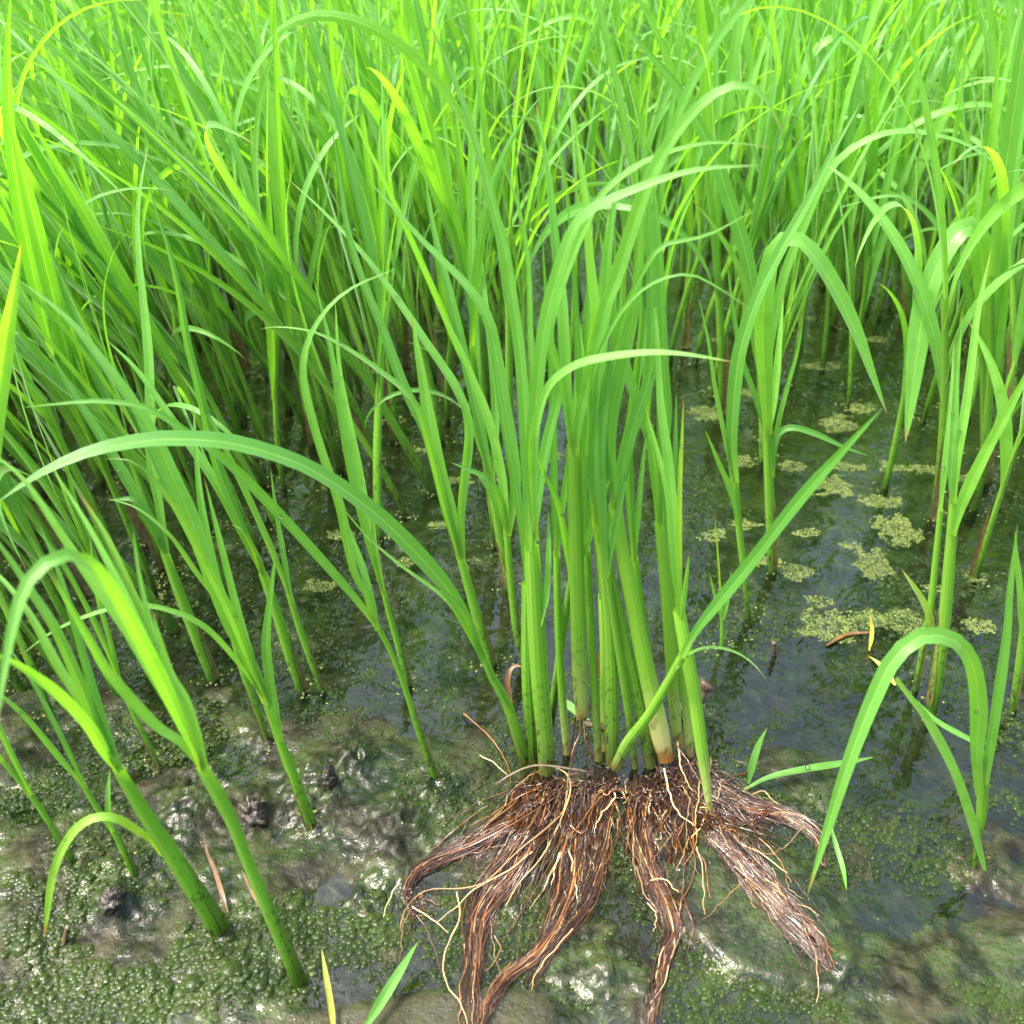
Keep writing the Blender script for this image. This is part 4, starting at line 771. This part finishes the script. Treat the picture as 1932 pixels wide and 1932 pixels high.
# ------------------------------------------------------------------ small things
def loose(label, pts, wd, mat, tint=0.0, zs=None, name="loose_leaf", cat="leaf", fold=.25, tw=.5):
    zz = zs or [.002] * len(pts); P = np.array([on_mud(x, y, e) if e < .004 else ground(x, y, e) for (x, y), e in zip(pts, zz)])
    C = curve(P, 22); s = np.linspace(0, 1, 22); g = Geo(); k = np.array([px(p) for p in C])
    ribbon(g, C, blade_profile(s, .45) * wd * k, twist(view_n(C, .7), C, tw * np.sin(s * 3 + wd)), fold, 5, .45, tint)
    o = g.build(name, mat, None, P[0]); o.location = P[0]; tag(o, label, cat); return o
lf = loose("fallen green leaf lying on wet mud right of the roots, a dew drop on it", [(1405, 1488), (1450, 1468), (1520, 1452), (1590, 1440), (1650, 1428)], 17, M_LEAF, .0, [.002, .006, .010, .010, .009])
loose("short green leaf tip sticking up from mud right of the bundle", [(1412, 1476), (1420, 1440), (1432, 1405), (1448, 1372)], 14, M_LEAF, .2, [.002, .010, .018, .026])
loose("bent green leaf tip at the right end of the brown roots", [(1568, 1560), (1578, 1600), (1590, 1640), (1598, 1680)], 11, M_LEAF, .0, [.008, .005, .003, .002])
loose("pale green leaf blade at the bottom edge left of the roots", [(685, 1945), (715, 1895), (750, 1840), (790, 1775)], 20, M_LEAF, .0, [.006, .008, .010, .012])
loose("dying yellow leaf standing at the bottom edge of the mud", [(630, 1950), (624, 1900), (616, 1850), (607, 1790)], 13, M_DRYG, .0, [.004, .006, .010, .016])
loose("withered orange-brown leaf beside the thick bright green seedling", [(432, 1735), (420, 1690), (405, 1640), (392, 1610), (382, 1570)], 9, M_DRY, .0, [.002, .008, .014, .018, .024])
loose("withered brown leaf against the foot of the nearest tall seedling", [(520, 1760), (500, 1720), (480, 1690), (455, 1640)], 9, M_DRY, .0, [.006, .012, .016, .022])
loose("curled dead brown leaf against the left side of the bundle", [(965, 1360), (960, 1320), (957, 1280), (968, 1258), (992, 1258)], 13, M_DRY, .0, [.012, .020, .028, .032, .032])
loose("brown straw standing between the culms of the bundle", [(1112, 1340), (1130, 1250), (1148, 1150), (1165, 1080)], 8, M_DRY, .0, [.02, .045, .07, .085])
loose("brown scrap of leaf floating near the froth", [(1560, 1215), (1600, 1195), (1650, 1190)], 10, M_DRY, .0)
loose("thin dead blade sticking up among the froth", [(1640, 1225), (1645, 1190), (1640, 1155)], 8, M_DRYG, .0, [.002, .01, .02])
loose("yellowed blade lying on the mud beside the two-leaf fold", [(1690, 1290), (1665, 1255), (1640, 1235)], 10, M_DRYG, .0)
loose("pale green leaf strip behind the hanging roots", [(1050, 1310), (1090, 1345), (1130, 1385), (1148, 1400)], 14, M_LEAF, .0, [.004, .004, .004, .004])

def clod(label, x, y, rpx, stretch=(1, 1, 1), name="mud_clod", mat=M_CLOD, seed=1, cat="mud clod", sink=.15):
    c = on_mud(x, y); k = px(c) * rpx; n, m = 30, 40; V = []
    for i in range(n):
        e = math.pi * (i / (n - 1) - .5)
        for j in range(m):
            a = 2 * math.pi * j / m; d = np.array([math.cos(e) * math.cos(a), math.cos(e) * math.sin(a), math.sin(e)])
            q = .68 + 1.25 * (float(fbm(np.array(d[0] * 3.2 + seed * 3.1 + d[2] * 2.7), np.array(d[1] * 3.2 + d[2] * 3.3), seed, 5)) - .3)
            V.append(d * q * k * np.array(stretch))
    g = Geo(); g.add(np.array(V), grid_faces(n, m, True), np.zeros((n * m, 2))); o = g.build(name, mat); o.location = c + np.array([0, 0, k * stretch[2] * sink])
    return tag(o, label, cat)
clod("dark crumbly mud clod left of the thick bright green seedling", 222, 1722, 22, (1, 1.1, 1.1), seed=2)
clod("dark mud clod behind the nearest tall seedling's culm", 482, 1545, 28, (1, 1, 1.2), seed=5)
clod("leaning pointed clod of mud beside the short upright leaf", 625, 1490, 26, (.55, .7, 1.6), seed=12)
def stub():
    P = [ground(1290, 1345, .004), ground(1305, 1325, .010), ground(1335, 1288, .020)]; C = curve(P, 14); s = np.linspace(0, 1, 14)
    g = Geo(); W = (30 + 6 * np.sin(s * 14)) * px(C[0]); tube(g, C, W, np.tile([0, -.5, 1.0], (14, 1)), .9, 12, .5, 0, None, True)
    o = g.build("dead_stub", M_TWIG, None, P[0]); o.location = P[0]; tag(o, "broken dark stub of dead stalk poking out behind the bundle", "stub")
stub()
def twig(label, pts, wd, zs):
    P = [ground(x, y, e) for (x, y), e in zip(pts, zs)]; C = curve(P, 14); g = Geo(); tube(g, C, np.full(14, wd * px(C[0])), np.tile([0, 0, 1.0], (14, 1)), .8, 8, .5, 0, None, True)
    o = g.build("twig", M_TWIG, None, P[0]); o.location = P[0]; tag(o, label, "twig")
twig("dark twig lying behind the hanging roots of the bundle", [(1105, 1365), (1130, 1370), (1152, 1378)], 16, [.016, .016, .014])
twig("dark algae thread stretched over the left root crowns", [(935, 1480), (970, 1458), (1010, 1444), (1060, 1448), (1110, 1456)], 5, [.008, .012, .015, .015, .014])
twig("small dark broken stalk rising from mud at the lower left", [(120, 1780), (124, 1765), (128, 1748)], 12, [.002, .006, .012])
twig("thin dead twig end in the water right of the bundle", [(1462, 1240), (1461, 1225), (1460, 1212)], 9, [-.002, .006, .012])

# dew drops on leaves
V, F = None, None
def ball(seg=14, rings=9):
    V = [(math.cos(math.pi * (i / (rings - 1) - .5)) * math.cos(2 * math.pi * j / seg), math.cos(math.pi * (i / (rings - 1) - .5)) * math.sin(2 * math.pi * j / seg), math.sin(math.pi * (i / (rings - 1) - .5))) for i in range(rings) for j in range(seg)]
    return np.array(V), grid_faces(rings, seg, True)
bV, bF = ball()
def dew(p, r, label, group=None):
    o = mesh_from("dew_drop", bV * r * [1, 1, .85], bF, M_DEW); o.location = p; tag(o, label, "dew drop", group)
dew(ground(1524, 1448, .0125), .0012, "round dew drop on the fallen green leaf right of the roots")
for p_, r_ in DEW: dew(p_, r_, "tiny clear dew drop clinging to a green rice blade", "dew drops on the rice blades")
